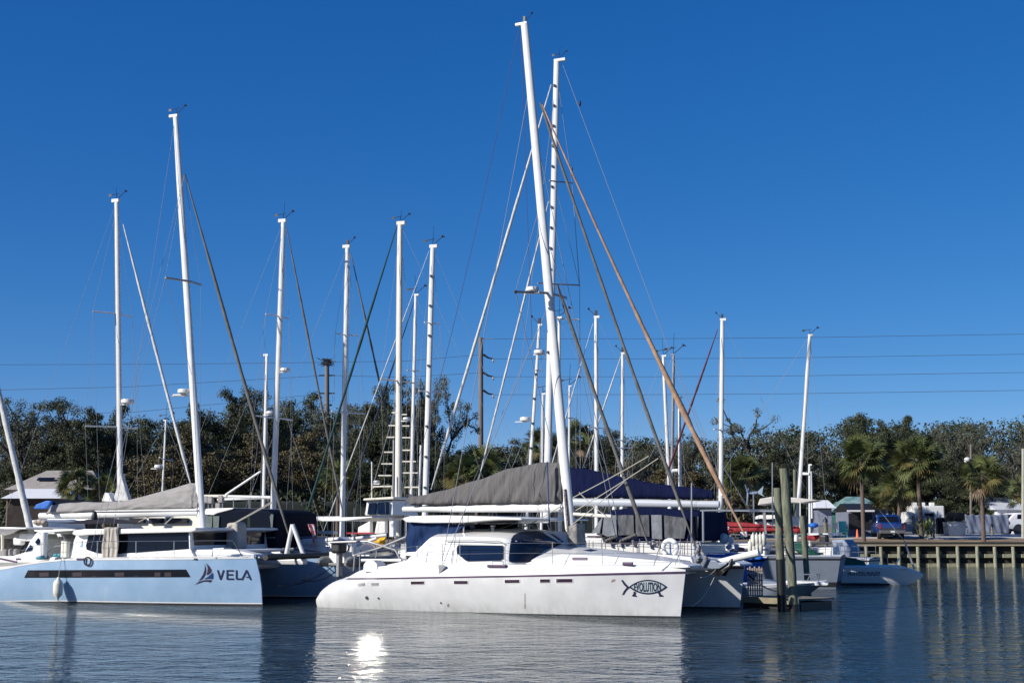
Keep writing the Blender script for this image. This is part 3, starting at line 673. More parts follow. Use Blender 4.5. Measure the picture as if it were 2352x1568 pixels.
for px, py, r_ in ((992, 1236, .06), (1095, 1240, .035), (1640, 1282, .03)):
    p = z('2', (px, py)); q = fe.L(*p, .05); q.y = yE(q.x, q.z) - .01; MB().lathe(q, [(r_, -.01), (r_, .02)], 12, 'y').build('through_hull', boot, evo, True)
# rust and scuff stains with shapes of their own
def blot(H, fr, pts, m, name='stain'): decal(fr, [pts], lambda x, zz: H.side(x, zz), name, m, evo, .009)
stm = mat('scuff', (.36, .27, .2), .7, var=.4, vscale=12)
blot(HE, fe, z('F', (140, 615), (165, 560), (215, 548), (245, 560), (215, 600), (170, 620)), mat('rust_scuff', (.36, .24, .23), .7, var=.3, vscale=15))
blot(HE, fe, z('2', (1703, 1300), (1712, 1285), (1722, 1298), (1718, 1318), (1705, 1315)), stm)
blot(HE, fe, z('3', (368, 1198), (376, 1198), (376, 1280), (380, 1330), (366, 1330), (370, 1270)), mat('streak', (.42, .38, .33), .6, var=.3, vscale=9))
# fish badge
cx, cy, hw, hh = 961, 725, 425, 160
def lens(s_, n=22):
    a = [(cx - hw*s_ + 2*hw*s_*i/n, cy - hh*(1-(2*i/n-1)**2)**.92*s_*(1.0 if s_ == 1 else .93)) for i in range(n+1)]
    b = [(cx + hw*s_ - 2*hw*s_*i/n, cy + hh*(1-(2*i/n-1)**2)**.92*s_*(1.0 if s_ == 1 else .93)) for i in range(1, n)]
    return a + b
decal(fe, [z('F', *lens(1)), z('F', (368, 580), (400, 565), (470, 655), (560, 740), (520, 765), (430, 680)), z('F', (385, 900), (425, 895), (475, 815), (560, 725), (510, 710), (430, 810)),
           z('F', (640, 815), (700, 840), (680, 890), (715, 925), (705, 938), (610, 930), (612, 905), (640, 870)), z('F', (1170, 850), (1220, 825), (1240, 880), (1300, 915), (1298, 935), (1200, 935), (1205, 900))], yE, 'badge_outline', ink, evo, .014)
decal(fe, [z('F', *lens(.87))], yE, 'badge_field', silver, evo, .02)
vs, fs = textmesh('EVOLUTION', .025)
mbt = MB(); A = []
for x, y in vs:
    X = 652 + 590*x; hgt = 116*(1-abs((X-950)/520)**2.2)*.93; Y_ = 722 - hgt*(2*y-1) + 4; yy = 0; q = z('F', (X, Y_))
    for _ in range(5):
        p = fe.L(q[0], q[1], yy); yy = yE(p.x, p.z) - .028
    A.append((p.x, yy, p.z))
mbt.add(A, fs).build('lettering', ink, evo)
# cockpit hardtop, curtain, davits
slab(fe, z('2', (1310, 545), (1322, 530), (1380, 518), (1500, 512), (1700, 510), (2000, 520), (2200, 528), (2360, 536), (2360, 552), (2150, 550), (2000, 560), (1850, 575), (1500, 578), (1340, 570)), 1.0, 2*CE-1.0, 0, 1.5, 'hardtop', gel, evo, .04)
def curt(pts, y0, name, m, amp=.05, fr=fe, par=None, sd=1):
    tl, tr, br, bl = pts
    def f(u, v):
        a = (tl[0]+(tr[0]-tl[0])*u, tl[1]+(tr[1]-tl[1])*u); b = (bl[0]+(br[0]-bl[0])*u, bl[1]+(br[1]-bl[1])*u)
        w = amp*(math.sin(17*u+5*v)*.5+math.sin(31*u-7*v)*.3+math.sin(9*u+9*v)*.5)
        p = fr.L(a[0]+(b[0]-a[0])*v, a[1]+(b[1]-a[1])*v, y0); p.y += w; return p
    o = MB().grid(f, 50, 24).build(name, m, par or evo, 2); q = o.modifiers.new('t', 'SOLIDIFY'); q.thickness = .02; return o
curt(z('2', (1335, 572), (1870, 590), (1690, 790), (1345, 872)), 1.25, 'side_curtain', navyl)
MB().box((fe.L(931, 1240, 1.25).x, CE, 2.1), (.03, 2*CE-2.6, 1.5)).build('side_curtain', navyl, evo)
curt(z('2', (1870, 590), (2330, 590), (2330, 660), (1870, 660)), 2*CE-1.6, 'side_curtain', navyd)
for px, y in ((1345, 1.25), (1850, 1.25), (2330, 2*CE-1.3), (1345, 2*CE-1.3)):
    a = fe.L(*z('2', (px, 560)), y); MB().tube([a, (a.x, y, 1.4)], .03, 6).build('hardtop_post', steel, evo, True)
slab(fe, z('2', (1335, 865), (1345, 835), (1560, 825), (1690, 790), (1640, 870), (1600, 884)), 1.15, 1.3, 0, 2, 'coaming', gel, evo, .02)
# rails
near = [(870, 985, .3), (930, 1000, .3)]
def er(px, y): return fe.L(px, y, .35)
sts = [(er(*z('2', (930, 1025))), .75), (er(*z('2', (1438, 960))), .68), (er(*z('2', (1660, 945))), .68), (er(*z('2', (1816, 945))), .68), (er(*z('2', (2215, 940))), .68), (er(*z('3', (617, 940))), .68), (er(*z('3', (1056, 945))), .68)]
for p, h in sts: MB().tube([p, p+Vector((0, 0, h))], .014, 6).build('stanchion', steel, evo, True)
e1 = er(*z('3', (1510, 950))); e2 = er(*z('3', (1740, 960)))
for kk in (1, .52): MB().tube([p+Vector((0, 0, h*kk)) for p, h in sts] + [e1+Vector((.15, 0, .7*kk))], .007, 5).build('lifeline', steel, evo, True)
MB().tube([e1, e1+Vector((.25, 0, .7)), e2+Vector((-.1, .1, .68)), e2], .018, 6).build('pulpit', steel, evo, True)
MB().tube([e1+Vector((.7, 0, 0)), e1+Vector((.95, .05, .66))], .014, 6).build('pulpit', steel, evo, True)
for p, ln in ((fe.L(*z('3', (1622, 968)), 0), .9), (fe.L(*z('3', (130, 956)), .1), .7), (er(*z('3', (1270, 938))), .35)):
    p.y = max(p.y, HE.P(max(0, min(1, (p.x-LS)/abs(LS))), 1, -1).y + .06); MB().box((p.x, p.y-.02, p.z), (ln, .1, .1)).build('fairlead', plum, evo, bevel=.02)
    if ln > .5: MB().tube([p+Vector((-.2, .05, .04)), p+Vector((-.2, .05, .14)), p+Vector((.2, .05, .14)), p+Vector((.2, .05, .04))], .02, 6).build('cleat', steel, evo, True)
for sd in (-1, 1):
    q = H.P(.5, 1, 1)
fars = [Vector((x, 2*CE-.3, 1.5)) for x in (-12, -10, -8, -6, -4, -2.3)]
for p in fars: MB().tube([p, p+Vector((0, 0, .68))], .014, 6).build('stanchion', steel, evo, True)
for kk in (.68, .36): MB().tube([p+Vector((0, 0, kk)) for p in fars]+[Vector((-.6, 2*CE-.6, 1.5+kk))], .007, 5).build('lifeline', steel, evo, True)
# aft deck bumps, wheel, winch
lk = slab(fe, z('2', (960, 1010), (964, 945), (985, 915), (1020, 905), (1055, 912), (1080, 940), (1086, 1005)), .1, .7, .241, 1.5, 'stern_locker', mat('polished_gelcoat', (.8, .79, .77), .17, coat=1.), evo, .03)
cl = sum((v.co for v in lk.data.vertices), Vector())/len(lk.data.vertices); lk.data.transform(Matrix.Translation(cl) @ Matrix.Rotation(R(2.7), 4, 'Z') @ Matrix.Translation(-cl))
pq = fe.P(*z('2', (1022, 945)), (0, .1-.012, 1.5), (0, 1, -.241)); e1_ = Vector((1, 0, 0)); e2_ = Vector((0, .241, 1)).normalized(); nn = Vector((0, -1, .241)).normalized()
ring_ = [pq + e1_*(.045*math.copysign(abs(math.cos(a))**.5, math.cos(a))) + e2_*(.16*math.copysign(abs(math.sin(a))**.5, math.sin(a))) for a in [2*math.pi*k_/20 for k_ in range(20)]]
pp_ = MB().prism(ring_, [p + nn*.012 for p in ring_]).build('glint_plate', mat('polished_steel', (.75, .7, .62), .11, 1.), lk); pp_.data.transform(Matrix.Translation(cl) @ Matrix.Rotation(R(2.7), 4, 'Z') @ Matrix.Translation(-cl))  # added reflector plate; it and the locker are tilted to throw a sun glint
for px, py in ((880, 700), (1850, 700), (2105, 625)):
    q = fe.L(*z('2', (px, py)), 2.0 if px > 1000 else 1.4)
    MB().lathe((q.x, q.y, q.z-.12), [(.1, 0), (.07, .05), (.06, .14), (.1, .18), (.1, .22)], 14).build('winch', steel if px > 1900 else alug, evo, True)
MB().ring(fe.L(*z('2', (1010, 845)), 2.6), .36, .025, 24, 6, 'y').build('steering_wheel', steel, evo, True)
da = fe.L(*z('2', (840, 800)), 1.3)
for yy in (1.6, 2*CE-1.6):
    MB().tube([(LS+3.1, yy, 1.3), (LS+2.6, yy, 2.0), (LS+1.4, yy, 2.3), (LS-.2, yy, 2.25)], .045, 8).build('davit', alug, evo, True)
for px in (705, 650, 870, 1190, 1290):
    a = fe.L(*z('2', (px, 560)), 2*CE-.5); MB().tube([a, (a.x, a.y, 1.2)], .018, 6).build('arch_post', alug, evo, True)
MB().tube([fe.L(*z('2', p), 1.6) for p in ((880, 1000), (890, 860), (1100, 800), (1340, 700))], .04, 8).build('stern_arch', alug, evo, True)
MB().tube([fe.L(*z('2', p), 1.4) for p in ((950, 905), (1300, 905))], .05, 8).build('stern_seat', gel, evo, True)
slab(fe, z('2', (555, 545), (700, 530), (1040, 520), (1045, 530), (800, 560), (600, 562)), 2*CE-3.6, 2*CE-.4, 0, 2, 'solar_awning', gel, evo, .02)
MB().tube([fe.L(*z('2', (1040, 525)), 2*CE-2), fe.L(*z('2', (1320, 520)), 2*CE-2)], .05, 6).build('arch_tube', black, evo, True)
# crossbeam, bowsprit, net, anchor, nacelle
cb = fe.L(1600, 1300, CE)
MB().tube([(-.75, 1.0, 1.45), (-.75, 2*CE-1.0, 1.45)], .13, 12).build('crossbeam', gel, evo, True)
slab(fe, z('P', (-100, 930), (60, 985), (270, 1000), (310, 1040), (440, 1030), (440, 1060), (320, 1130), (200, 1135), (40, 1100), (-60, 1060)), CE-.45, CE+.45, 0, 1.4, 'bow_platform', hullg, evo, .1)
MB().grid(lambda u, v: Vector((-3.2+2.4*u, 1.6+(2*CE-3.2)*v, 1.42-.1*math.sin(math.pi*v))), 4, 4).build('trampoline', MATS['net'], evo)
p0, p1 = fe.L(*z('P', (310, 1028)), CE), fe.L(*z('P', (935, 880)), CE)
MB().tube([p0, p1], [.1, .13], 12).build('bowsprit', gel, evo, True)
an = fe.L(*z('P', (330, 1110)), CE-.3)
MB().tube([an+Vector((-.5, 0, -.12)), an+Vector((-.1, 0, -.2)), an+Vector((.35, 0, .05)), an+Vector((.42, 0, .3))], [.03, .07, .1, .04], 8).add([an+Vector(q) for q in ((-.55, -.05, -.15), (.1, -.3, -.28), (.35, 0, .02), (.1, .3, -.28))], [(0, 1, 2, 3)]).build('anchor', mat('anchor_steel', (.06, .06, .06), .3, .6), evo, True)
bm_ = MB(); rnd = random.Random(5)
pb = fe.L(*z('3', (1895, 960)), CE-.5); pt_ = fe.L(*z('3', (1905, 745)), CE-.5)
bm_.tube([pb.lerp(pt_, i/14)+Vector((rnd.uniform(-.06, .06), rnd.uniform(-.08, .08), 0)) for i in range(15)], [rnd.uniform(.04, .085) for _ in range(15)], 10)
bm_.tube([pb+Vector((.2, 0, 0)), pb+Vector((.3, 0, .25)), pb+Vector((.15, 0, .5)), pb+Vector((.1, 0, .8))], [.06, .09, .05, .03], 8)

for i in range(0):
    bm_.ball(fe.L(*z('3', (1870+rnd.uniform(-25, 60), 760+i*22)), CE-.5) + Vector((0, rnd.uniform(-.2, .2), 0)), (rnd.uniform(.1, .17), .15, rnd.uniform(.08, .15)), 8, 5)
bm_.build('furler_bundle', mat('bundled_cloth', (.35, .36, .38), .8, c2=(.1, .1, .11), vscale=9, bump=.05, bscale=14), evo, True)
for a, b, s_ in (((1645, 1315), (1590, 1390), .2), ((1650, 1300), (1610, 1325), .1)):
    wire_(fe.L(*a, CE), fe.L(*b, 1.2), evo, .016, 'mooring_line', rope, 6, s_)
# spar rig
mt, mf = fe.L(1205, 56, CE), fe.L(1313, 1250, CE)
MB().tube([mf, mf.lerp(mt, .3), mf.lerp(mt, .7), mt], [.19, .18, .165, .15], 18, flat=.72).build('mast', alu, evo, True)
MB().tube([mf.lerp(mt, .002)+Vector((0, -.16, 0)), mf.lerp(mt, .05)+Vector((0, -.17, 0)), mf.lerp(mt, .1)+Vector((0, -.15, 0))], .055, 6).build('halyard_bundle', mat('halyards', (.3, .26, .24), .9, c2=(.05, .04, .05), vscale=14), evo, True)
slab(fe, z('3', (755, 620), (830, 575), (840, 770), (755, 775)), CE-.35, CE+.35, 0, 2, 'mast_winch_base', mat('mast_collar', (.3, .28, .26), .5, c2=(.1, .1, .1), vscale=5), evo, .05)
slab(fe, z('3', (820, 560), (880, 560), (885, 640), (830, 690)), CE+.2, CE+.6, 0, 2, 'rope_bag', mat('dim_green_bag', (.08, .1, .07), .9, var=.4, vscale=6), evo, .05)
MB().box(mt+Vector((-.12, 0, .02)), (.5, .16, .12)).build('masthead', alu, evo, bevel=.03); masthead(mt+Vector((0, 0, .08)), evo, .95)
tA = fe.L(1184, 670, CE-1.9); mid = fe.L(1262, 673, CE); tB = fe.L(1300, 684, CE+1.6)
for q in (tA, tB): MB().tube([q, mid], .05, 8).build('spreader', alug, evo, True)
MB().ball(tA, .06, 8, 6).build('spreader_tip', black, evo, True)
radome(fe.L(1224, 669, CE-.9), evo, .24, 0)
hd = fe.L(1212, 222, CE)
for a, b in ((hd, fe.L(1015.6, 1289, .3)), (fe.L(1260, 700, CE), fe.L(1009, 1316, .1)), (fe.L(1236, 487, CE), tA), (tA, fe.L(1262, 1000, CE)), (hd, (-4.5, 2*CE-.3, 1.5)), (tB, (-4.7, 2*CE-.3, 1.5)), (fe.L(1236, 487, CE), tB)):
    wire_(a, b, evo, .012, 'shroud')
wire_(fe.L(1191, 68, CE), fe.L(930, 1163, CE), evo, .009, 'topping_lift', plum, sag=.9)
wire_(fe.L(1196, 80, CE), fe.L(1222, 780, CE), evo, .009, 'halyard', plum, sag=0)
slab(fe, z('2', (1625, 945), (1670, 945), (1690, 962), (1650, 1010), (1630, 1032)), .0, .05, 0, 2, 'chainplate', alug, evo, .005)
furl(fe.L(1241, 236, CE), fe.L(1596, 1252, CE), evo, .064, furlg, s=.5, bulge=[(0, .55), (.1, .75), (.6, .9), (.9, 1), (.93, .6), (1, .5)], seed=5)
furl(fe.L(1245, 240, CE), fe.L(1712, 1230, CE), evo, .098, furlt, s=.9, bulge=[(0, .28), (.2, .4), (.45, .6), (.64, .9), (.72, 1.1), (.74, 1.25), (.76, .85), (.8, .95), (.86, .9), (.93, .5), (1, .35)], seed=8)
furl(fe.L(1280, 655, CE), fe.L(1489, 1250, CE), evo, .07, furlg, s=.15, bulge=[(0, .5), (.06, .9), (.5, 1), (.9, 1.05), (.94, .5), (1, .4)], seed=2)
topE_ = [(938, 1144), (942, 1138), (979, 1136), (1040, 1119), (1108, 1098), (1160, 1078.6), (1200, 1069), (1238, 1063), (1278, 1060), (1289, 1066), (1294, 1100)]; botE_ = [(938, 1150), (950, 1160), (1108, 1157), (1275, 1157), (1294, 1152)]
cover(fe, topE_, botE_, .36, CE, 'sail_cover', grayc, evo, 90, .055, 8.5, -.7, 2)
MB().tube([fe.L(926, 1169, CE), fe.L(1100, 1167, CE), fe.L(1294, 1165, CE)], [.1, .14, .16], 12, flat=.8).build('boom', alu, evo, True)
MB().tube([fe.L(1318, 1180, CE), fe.L(1404, 1185, CE)], .062, 10).build('pole', aluc, evo, True)
for a, b in (((1316, 1142), (1490, 1047)), ((1322, 1172), (1512, 1052)), ((1300, 1215), (1434, 1106)), ((1120, 1225), (1212, 1205)), ((1108, 1222), (1180, 1203)), ((1290, 1160), (1200, 1212)), ((1330, 1130), (1385, 1180))):
    wire_(fe.L(*a, CE-.2), fe.L(*b, CE-.2), evo, .016, 'control_line', rope, 5, .03)
wire_(fe.L(1257, 1060, CE-.45), fe.L(1262, 1210, CE-.6), evo, .025, 'sail_tie', mat('blue_tie', (.03, .05, .15), .8))
# horseshoe lifebuoy on the rail
lp = fe.L(1539, 1257, 2*CE-1.2); lb = thing('lifebuoy', 'white horseshoe lifebuoy hung on the pulpit rail of the white catamaran', 'lifebuoy', fe.M @ lp + fe.o, yawE)
MB().ring((0, 0, 0), .26, .085, 24, 10, 'y', -60, 240).build('float', gel, lb, True)
MB().tube([(0, 0, .3), (.02, 0, -.35)], .03, 6).build('strap', mat('blue_strap', (.03, .1, .3), .8), lb, True)
# inflatable dinghy hung at the stern
dp = fe.L(*z('M', (1250, 985)), CE); dg = thing('inflatable_dinghy', 'grey inflatable dinghy with black outboard slung behind the white catamaran', 'dinghy', fe.M @ Vector((LS-.2, CE, 1.55)) + fe.o, yawE)
MB().tube([(-.6, -1.95, 0), (-.6, -1.7, 0), (-.6, .9, 0), (-.4, 1.5, .08), (0, 1.7, .12), (.4, 1.5, .08), (.6, .9, 0), (.6, -1.7, 0), (.6, -1.95, 0)], [.05, .19, .19, .19, .19, .19, .19, .19, .05], 14).build('inflatable_tube', rubber, dg, True)
MB().box((0, -.2, -.1), (1.1, 2.9, .1)).build('floor', rubber, dg, bevel=.03); MB().box((0, -1.4, .1), (1.0, .08, .5)).build('transom', gel, dg, bevel=.02)
MB().box((0, -.2, .2), (1.1, .3, .05)).build('thwart', gel, dg, bevel=.01)
om = MB().box((.15, -1.75, .55), (.42, .5, .5)).build('outboard', black, dg, bevel=.1, seg=3); MB().box((.15, -1.7, -.1), (.14, .25, .9)).build('outboard_leg', alug, om, bevel=.03)
MB().ring((-.2, -.9, .5), .2, .03, 16, 6, 'y').build('rope_coil', roped, dg, True)
# ================================================================== trees
def leafmat(name, col, col2, sc=.8):
    m = mat(name, col, .6, c2=col2, vscale=sc, contrast=(.38, .62), spec=.3); b = m.node_tree.nodes['Principled BSDF']
    return m
lf_dark = leafmat('oak_leaves', (.066, .076, .034), (.025, .032, .016))
lf_oliv = leafmat('olive_leaves', (.115, .095, .045), (.055, .048, .024))
lf_grey = leafmat('grey_green_leaves', (.12, .125, .08), (.05, .056, .035))
lf_palm = leafmat('palm_fronds', (.115, .135, .045), (.04, .055, .02), 1.5)
lf_yel = leafmat('yellowed_fronds', (.17, .14, .045), (.08, .07, .025), 1.5)
lf_dead = leafmat('dead_fronds', (.22, .15, .09), (.1, .07, .045), 2)
def rawmesh(name, vs, quads, m):
    me = bpy.data.meshes.new(name); n = len(vs); q = len(quads)
    me.vertices.add(n); me.vertices.foreach_set('co', np.asarray(vs, 'f').ravel())
    me.loops.add(q*4); me.loops.foreach_set('vertex_index', np.asarray(quads, 'i').ravel())
    me.polygons.add(q); me.polygons.foreach_set('loop_start', np.arange(0, q*4, 4, dtype='i')); me.polygons.foreach_set('loop_total', np.full(q, 4, 'i'))
    me.update(); me.validate(); me.materials.append(m); return me
def leaves(name, cents, radii, per, size, m, seed=0, flat=.55):
    rg = np.random.default_rng(seed); cents = np.asarray(cents); K = len(cents); N = K*per
    c = np.repeat(cents, per, 0); r = np.repeat(np.asarray(radii), per)
    d = rg.normal(size=(N, 3)); d /= np.linalg.norm(d, axis=1)[:, None]; rad = rg.random(N)**.45
    p = c + d*np.stack([r, r, r*flat], 1)*rad[:, None]
    nrm = rg.normal(size=(N, 3))*.8 + d*.7 + np.array([0, 0, .5]); nrm /= np.linalg.norm(nrm, axis=1)[:, None]
    a = np.cross(nrm, rg.normal(size=(N, 3))); a /= np.linalg.norm(a, axis=1)[:, None]; b = np.cross(nrm, a)
    s = size*(.6+.8*rg.random(N))[:, None]
    v = np.stack([p-a*s*.5, p+b*s*.32, p+a*s*.5, p-b*s*.32], 1).reshape(-1, 3)
    return rawmesh(name, v, np.arange(N*4).reshape(-1, 4), m)
def oak(seed, H, W, m, per=60, size=.26, dens=1., gap=0., trunkh=.25, spread=1., extra=60, clump=.85):
    rnd = random.Random(seed); mb = MB(); tips = []
    def grow(p, d, L, r, lev):
        pts = [p]; q = p.copy(); dd = d.copy()
        for i in range(4):
            dd = (dd + Vector((rnd.gauss(0, .22), rnd.gauss(0, .22), rnd.gauss(.03, .16)))).normalized(); q = q + dd*L/4; pts.append(q.copy())
            if lev >= 2 and rnd.random() < .5: tips.append(q.copy())
        mb.tube(pts, [r*(1-.14*i) for i in range(5)], 5 if lev else 8, cap=False)
        if lev >= 3: tips.append(q); return
        for i in range(rnd.choice((2, 3, 3)) + (2 if lev == 0 else 0)):
            a = rnd.uniform(0, 6.28); tilt = rnd.uniform(.4, 1.15) if lev == 0 else rnd.uniform(.3, .95)
            ax = dd.cross(Vector((math.cos(a), math.sin(a), .2))).normalized(); nd = (Matrix.Rotation(tilt, 3, ax) @ dd); nd.z = nd.z*.7 + .12
            grow(pts[rnd.choice((3, 4, 4)) if lev else 4], nd.normalized(), L*rnd.uniform(.6, .82)*(1.6 if lev == 0 else 1), r*.5, lev+1)
    grow(Vector((0, 0, 0)), Vector((rnd.uniform(-.1, .1), rnd.uniform(-.1, .1), 1)), H*trunkh, H*.04, 0)
    T = np.array([tuple(t) for t in tips]); sxy = W/2/np.percentile(np.abs(T[:, :2]), 96); sz = H*.95/np.percentile(T[:, 2], 98)
    mb.v = [(v[0]*sxy, v[1]*sxy, v[2]*sz) if v[2] > 0 else v for v in mb.v]; T = T*np.array([sxy, sxy, sz])
    keep = [t for t in T if rnd.random() < dens]
    for _ in range(extra):
        a = rnd.uniform(0, 6.28); rr = math.sqrt(rnd.random())*W*.46; keep.append(np.array([rr*math.cos(a), rr*math.sin(a), H*(.3+.5*rnd.random())*(1-.25*(rr/(W*.5))**2)]))
    keep = np.array(keep)
    tr = mb.build('trunk', bark, None, 2); cr = leaves('crown', keep, [clump*(.6+.8*rnd.random()) for _ in keep], per, size, m, seed)
    return tr, cr
def mktree(name, label, cat, tr, cr):
    t = thing(name, label, cat); tr.parent = t
    c = bpy.data.objects.new('crown', cr); C.objects.link(c); c.parent = t
    return t
def bush_mesh(seed, W, H, m, n=60, per=60, size=.24):
    rnd = random.Random(seed); cs = []
    for _ in range(n):
        a = rnd.uniform(0, 6.28); rr = math.sqrt(rnd.random())*W*.45; cs.append((rr*math.cos(a), rr*math.sin(a)*.6, H*rnd.uniform(.08, .92)*(1-.4*(rr/(W*.5))**2)))
    return leaves('foliage', cs, [.5+.5*rnd.random() for _ in cs], per, size, m, seed, .8)
protos = {}
def proto(k):
    if k in protos: return protos[k]
    a = dict(dark=lambda: oak(1, 12, 12, lf_dark, 250, .16, 1., extra=170), dark2=lambda: oak(5, 12, 11, lf_dark, 240, .16, .95, extra=140, trunkh=.3), airy=lambda: oak(11, 12, 15, lf_grey, 80, .16, .9, extra=30, clump=.6),
             airy2=lambda: oak(8, 12, 13, lf_grey, 130, .16, .95, extra=90), olive=lambda: oak(3, 9, 10, lf_oliv, 150, .18, 1, extra=130, trunkh=.2), bare=lambda: oak(21, 12, 9, lf_grey, 14, .14, .5, extra=0))[k]()
    tr, cr = a; tr.hide_render = False
    protos[k] = [tr, cr, False]; return protos[k]
gz = 1.9
def gzf(y): return interp([(101.2, 1.52), (104, 1.68), (108, 1.8), (111, gz), (118, 2.2), (9000, 2.2)], y)
def tree(kind, px, top, Y, label, wpx=None, base=None, nm='oak_tree', cat='tree', group='trees along the far shore'):
    tr, cr, used = proto(kind); base_h = {'olive': 9}.get(kind, 12); base_w = {'dark': 12, 'dark2': 11, 'airy': 15, 'airy2': 13, 'olive': 10, 'bare': 9}[kind]
    p = at(px, 1210, Y); H = at(px, top, Y).z - gzf(Y); W = pxlen(wpx, Y) if wpx else H
    t = thing(nm, label, cat, (p.x, Y, gzf(Y)), random.uniform(0, 6.28), group)
    t.scale = (W/base_w, W/base_w, H/base_h*.97)
    o = tr if not used else tr.copy()
    if used: C.objects.link(o)
    protos[kind][2] = True
    o.parent = t; c = bpy.data.objects.new('crown', cr); C.objects.link(c); c.parent = t
    return t
TREES = [
 ('airy2', 60, 905, 128, 'tall grey-green oak at the far left edge behind the house roof', 230),
 ('bare', 122, 930, 134, 'thin leafless tree between the two leftmost oaks', 90),
 ('dark', 215, 915, 126, 'broad dark oak behind the leftmost white mast', 230),
 ('dark2', 345, 962, 130, 'dark oak between the leftmost mast and the VELA mast', 200),
 ('dark', 480, 886, 132, 'high dark oak directly behind the VELA mast', 230),
 ('airy2', 590, 905, 136, 'open-crowned oak left of the lamp pole with the nest', 170),
 ('dark2', 690, 893, 134, 'spreading oak just left of the nest pole', 200),
 ('airy2', 800, 910, 132, 'loose oak just right of the nest pole', 170),
 ('dark2', 905, 856, 120, 'tallest ragged oak left of the pair of stepped masts', 170),
 ('airy2', 975, 850, 123, 'tall gnarled oak behind the stepped grey mast', 180),
 ('olive', 380, 985, 116, 'brownish olive oak low behind the VELA mast', 260),
 ('olive', 560, 1000, 118, 'brown-green bushy oak right of the VELA mast', 220),
 ('olive', 720, 985, 121, 'olive oak below the nest pole', 240),
 ('dark2', 850, 985, 117, 'low dark oak between the middle masts', 200),
 ('dark', 985, 985, 112, 'dark oak low at the edge of the clear gap of sky', 150),
 ('dark2', 95, 1000, 130, 'dark oak above the pale house roof', 200),
 ('dark', 20, 1010, 131, 'dark oak cut by the left frame edge', 140),
 ('dark2', 1175, 1008, 122, 'low rounded oak right of the brown utility pole', 180),
 ('dark', 1330, 978, 124, 'dark oak right behind the crossed tall masts', 150),
 ('bare', 1415, 1000, 128, 'leafless brown tree between the two white masts right of centre', 140),
 ('airy2', 1500, 1008, 130, 'low airy oak behind the tan furled sail', 170),
 ('airy2', 1600, 985, 128, 'grey airy oak where the dark red forestay crosses', 150),
 ('airy', 1760, 928, 130, 'wide spreading oak with bare twisting limbs right of centre', 300),
 ('dark', 1745, 1030, 128, 'dense oak below the twisting limbs of the spreading oak', 210),
 ('dark2', 1860, 985, 134, 'dark oak behind the slanting rightmost mast', 170),
 ('dark2', 1950, 952, 136, 'flat-topped dark oak above the left palm', 170),
 ('dark', 2060, 944, 137, 'tall dark oak above the middle palm', 170),
 ('airy2', 2165, 965, 138, 'greyish oak between the middle and right palms', 170),
 ('airy2', 2270, 962, 138, 'broad grey-green oak above the right palm', 200),
 ('airy', 2352, 975, 133, 'open oak at the right frame edge', 180),
 ('dark2', 2020, 1040, 134, 'shaded oak behind the green roofed cottage', 180),
 ('dark2', 2200, 1040, 135, 'shaded oak behind the dumpster', 200),
 ('dark', 2320, 1050, 137, 'dark oak above the white patches of the far house', 180),
 ('olive', 1560, 1050, 119, 'olive oak behind the navy sail cover', 220),
 ('olive', 1400, 1060, 117, 'brown-green oak behind the short masts right of the white mast', 180),
]
for a in TREES:
    tree(a[0], a[1], a[2], a[3], a[4], a[5])
# ---- far-off woods: one mass behind the named trees
rnd = random.Random(3); cs = []
for i in range(2600):
    x = rnd.uniform(-62, 66); pxx = 1176 + F*x/150; lim = interp([(-200, 940), (110, 975), (330, 975), (700, 935), (960, 935), (1020, 1085), (1060, 1085), (1120, 1035), (1350, 1000), (1600, 1025), (1900, 975), (2400, 980)], pxx)
    cs.append((x, 150+rnd.uniform(-4, 8), gz + rnd.random()**.8 * (at(1176, lim, 150).z - gz)))
wd = bpy.data.objects.new('woods', leaves('woods', cs, [1.0+.8*rnd.random() for _ in cs], 110, .27, lf_dark, 9, .7)); C.objects.link(wd)
tag(wd, 'dark mass of far-off woods filling the shore behind the oaks', 'woods', kind='stuff')
# ---- understory hedges
bm1 = bush_mesh(2, 6, 3.2, lf_dark, 70, 70, .26); bm2 = bush_mesh(4, 5, 2.6, lf_oliv, 60, 70, .24)
BUSH = [(330, 112, 2, 'olive shrub behind the grey sail cover of the VELA boat', 1.2), (480, 113, 2, 'olive shrub behind the horizontal cream booms', 1.25), (620, 114, 1, 'dark shrub behind the thin forward-leaning furled sail', 1.3),
        (760, 112, 1, 'dark shrub behind the green furled sail', 1.2), (880, 113, 1, 'dark shrub behind the glass pilothouse', 1.3), (1000, 112, 1, 'dark shrub left of the dark grey sail cover', 1.1), (1180, 113, 2, 'olive shrub above the dark grey sail cover', 1.5), (1420, 114, 2, 'olive shrub above the navy sail cover', 1.4),
        (1580, 112, 2, 'olive shrub behind the tan furled sail foot', 1.4), (1700, 113, 2, 'tall olive shrub behind the red sail cover', 1.5), (1850, 128, 1, 'dark shrub behind the grey hut', 1.2), (2250, 134, 1, 'dark shrub behind the grey tarpaulin fence', 1.3), (30, 128, 1, 'dark shrub at the left edge beside the house', 1.2)]
for px, Y, k, lb_, s_ in BUSH:
    o = bpy.data.objects.new('shrub', (bm1, bm2)[k-1]); C.objects.link(o); p = at(px, 1210, Y); o.location = (p.x, Y, gzf(Y)-.1); o.scale = (s_, 1, s_); o.rotation_euler = (0, 0, px*.01)
    tag(o, lb_, 'shrub', 'shrubs along the far shore')
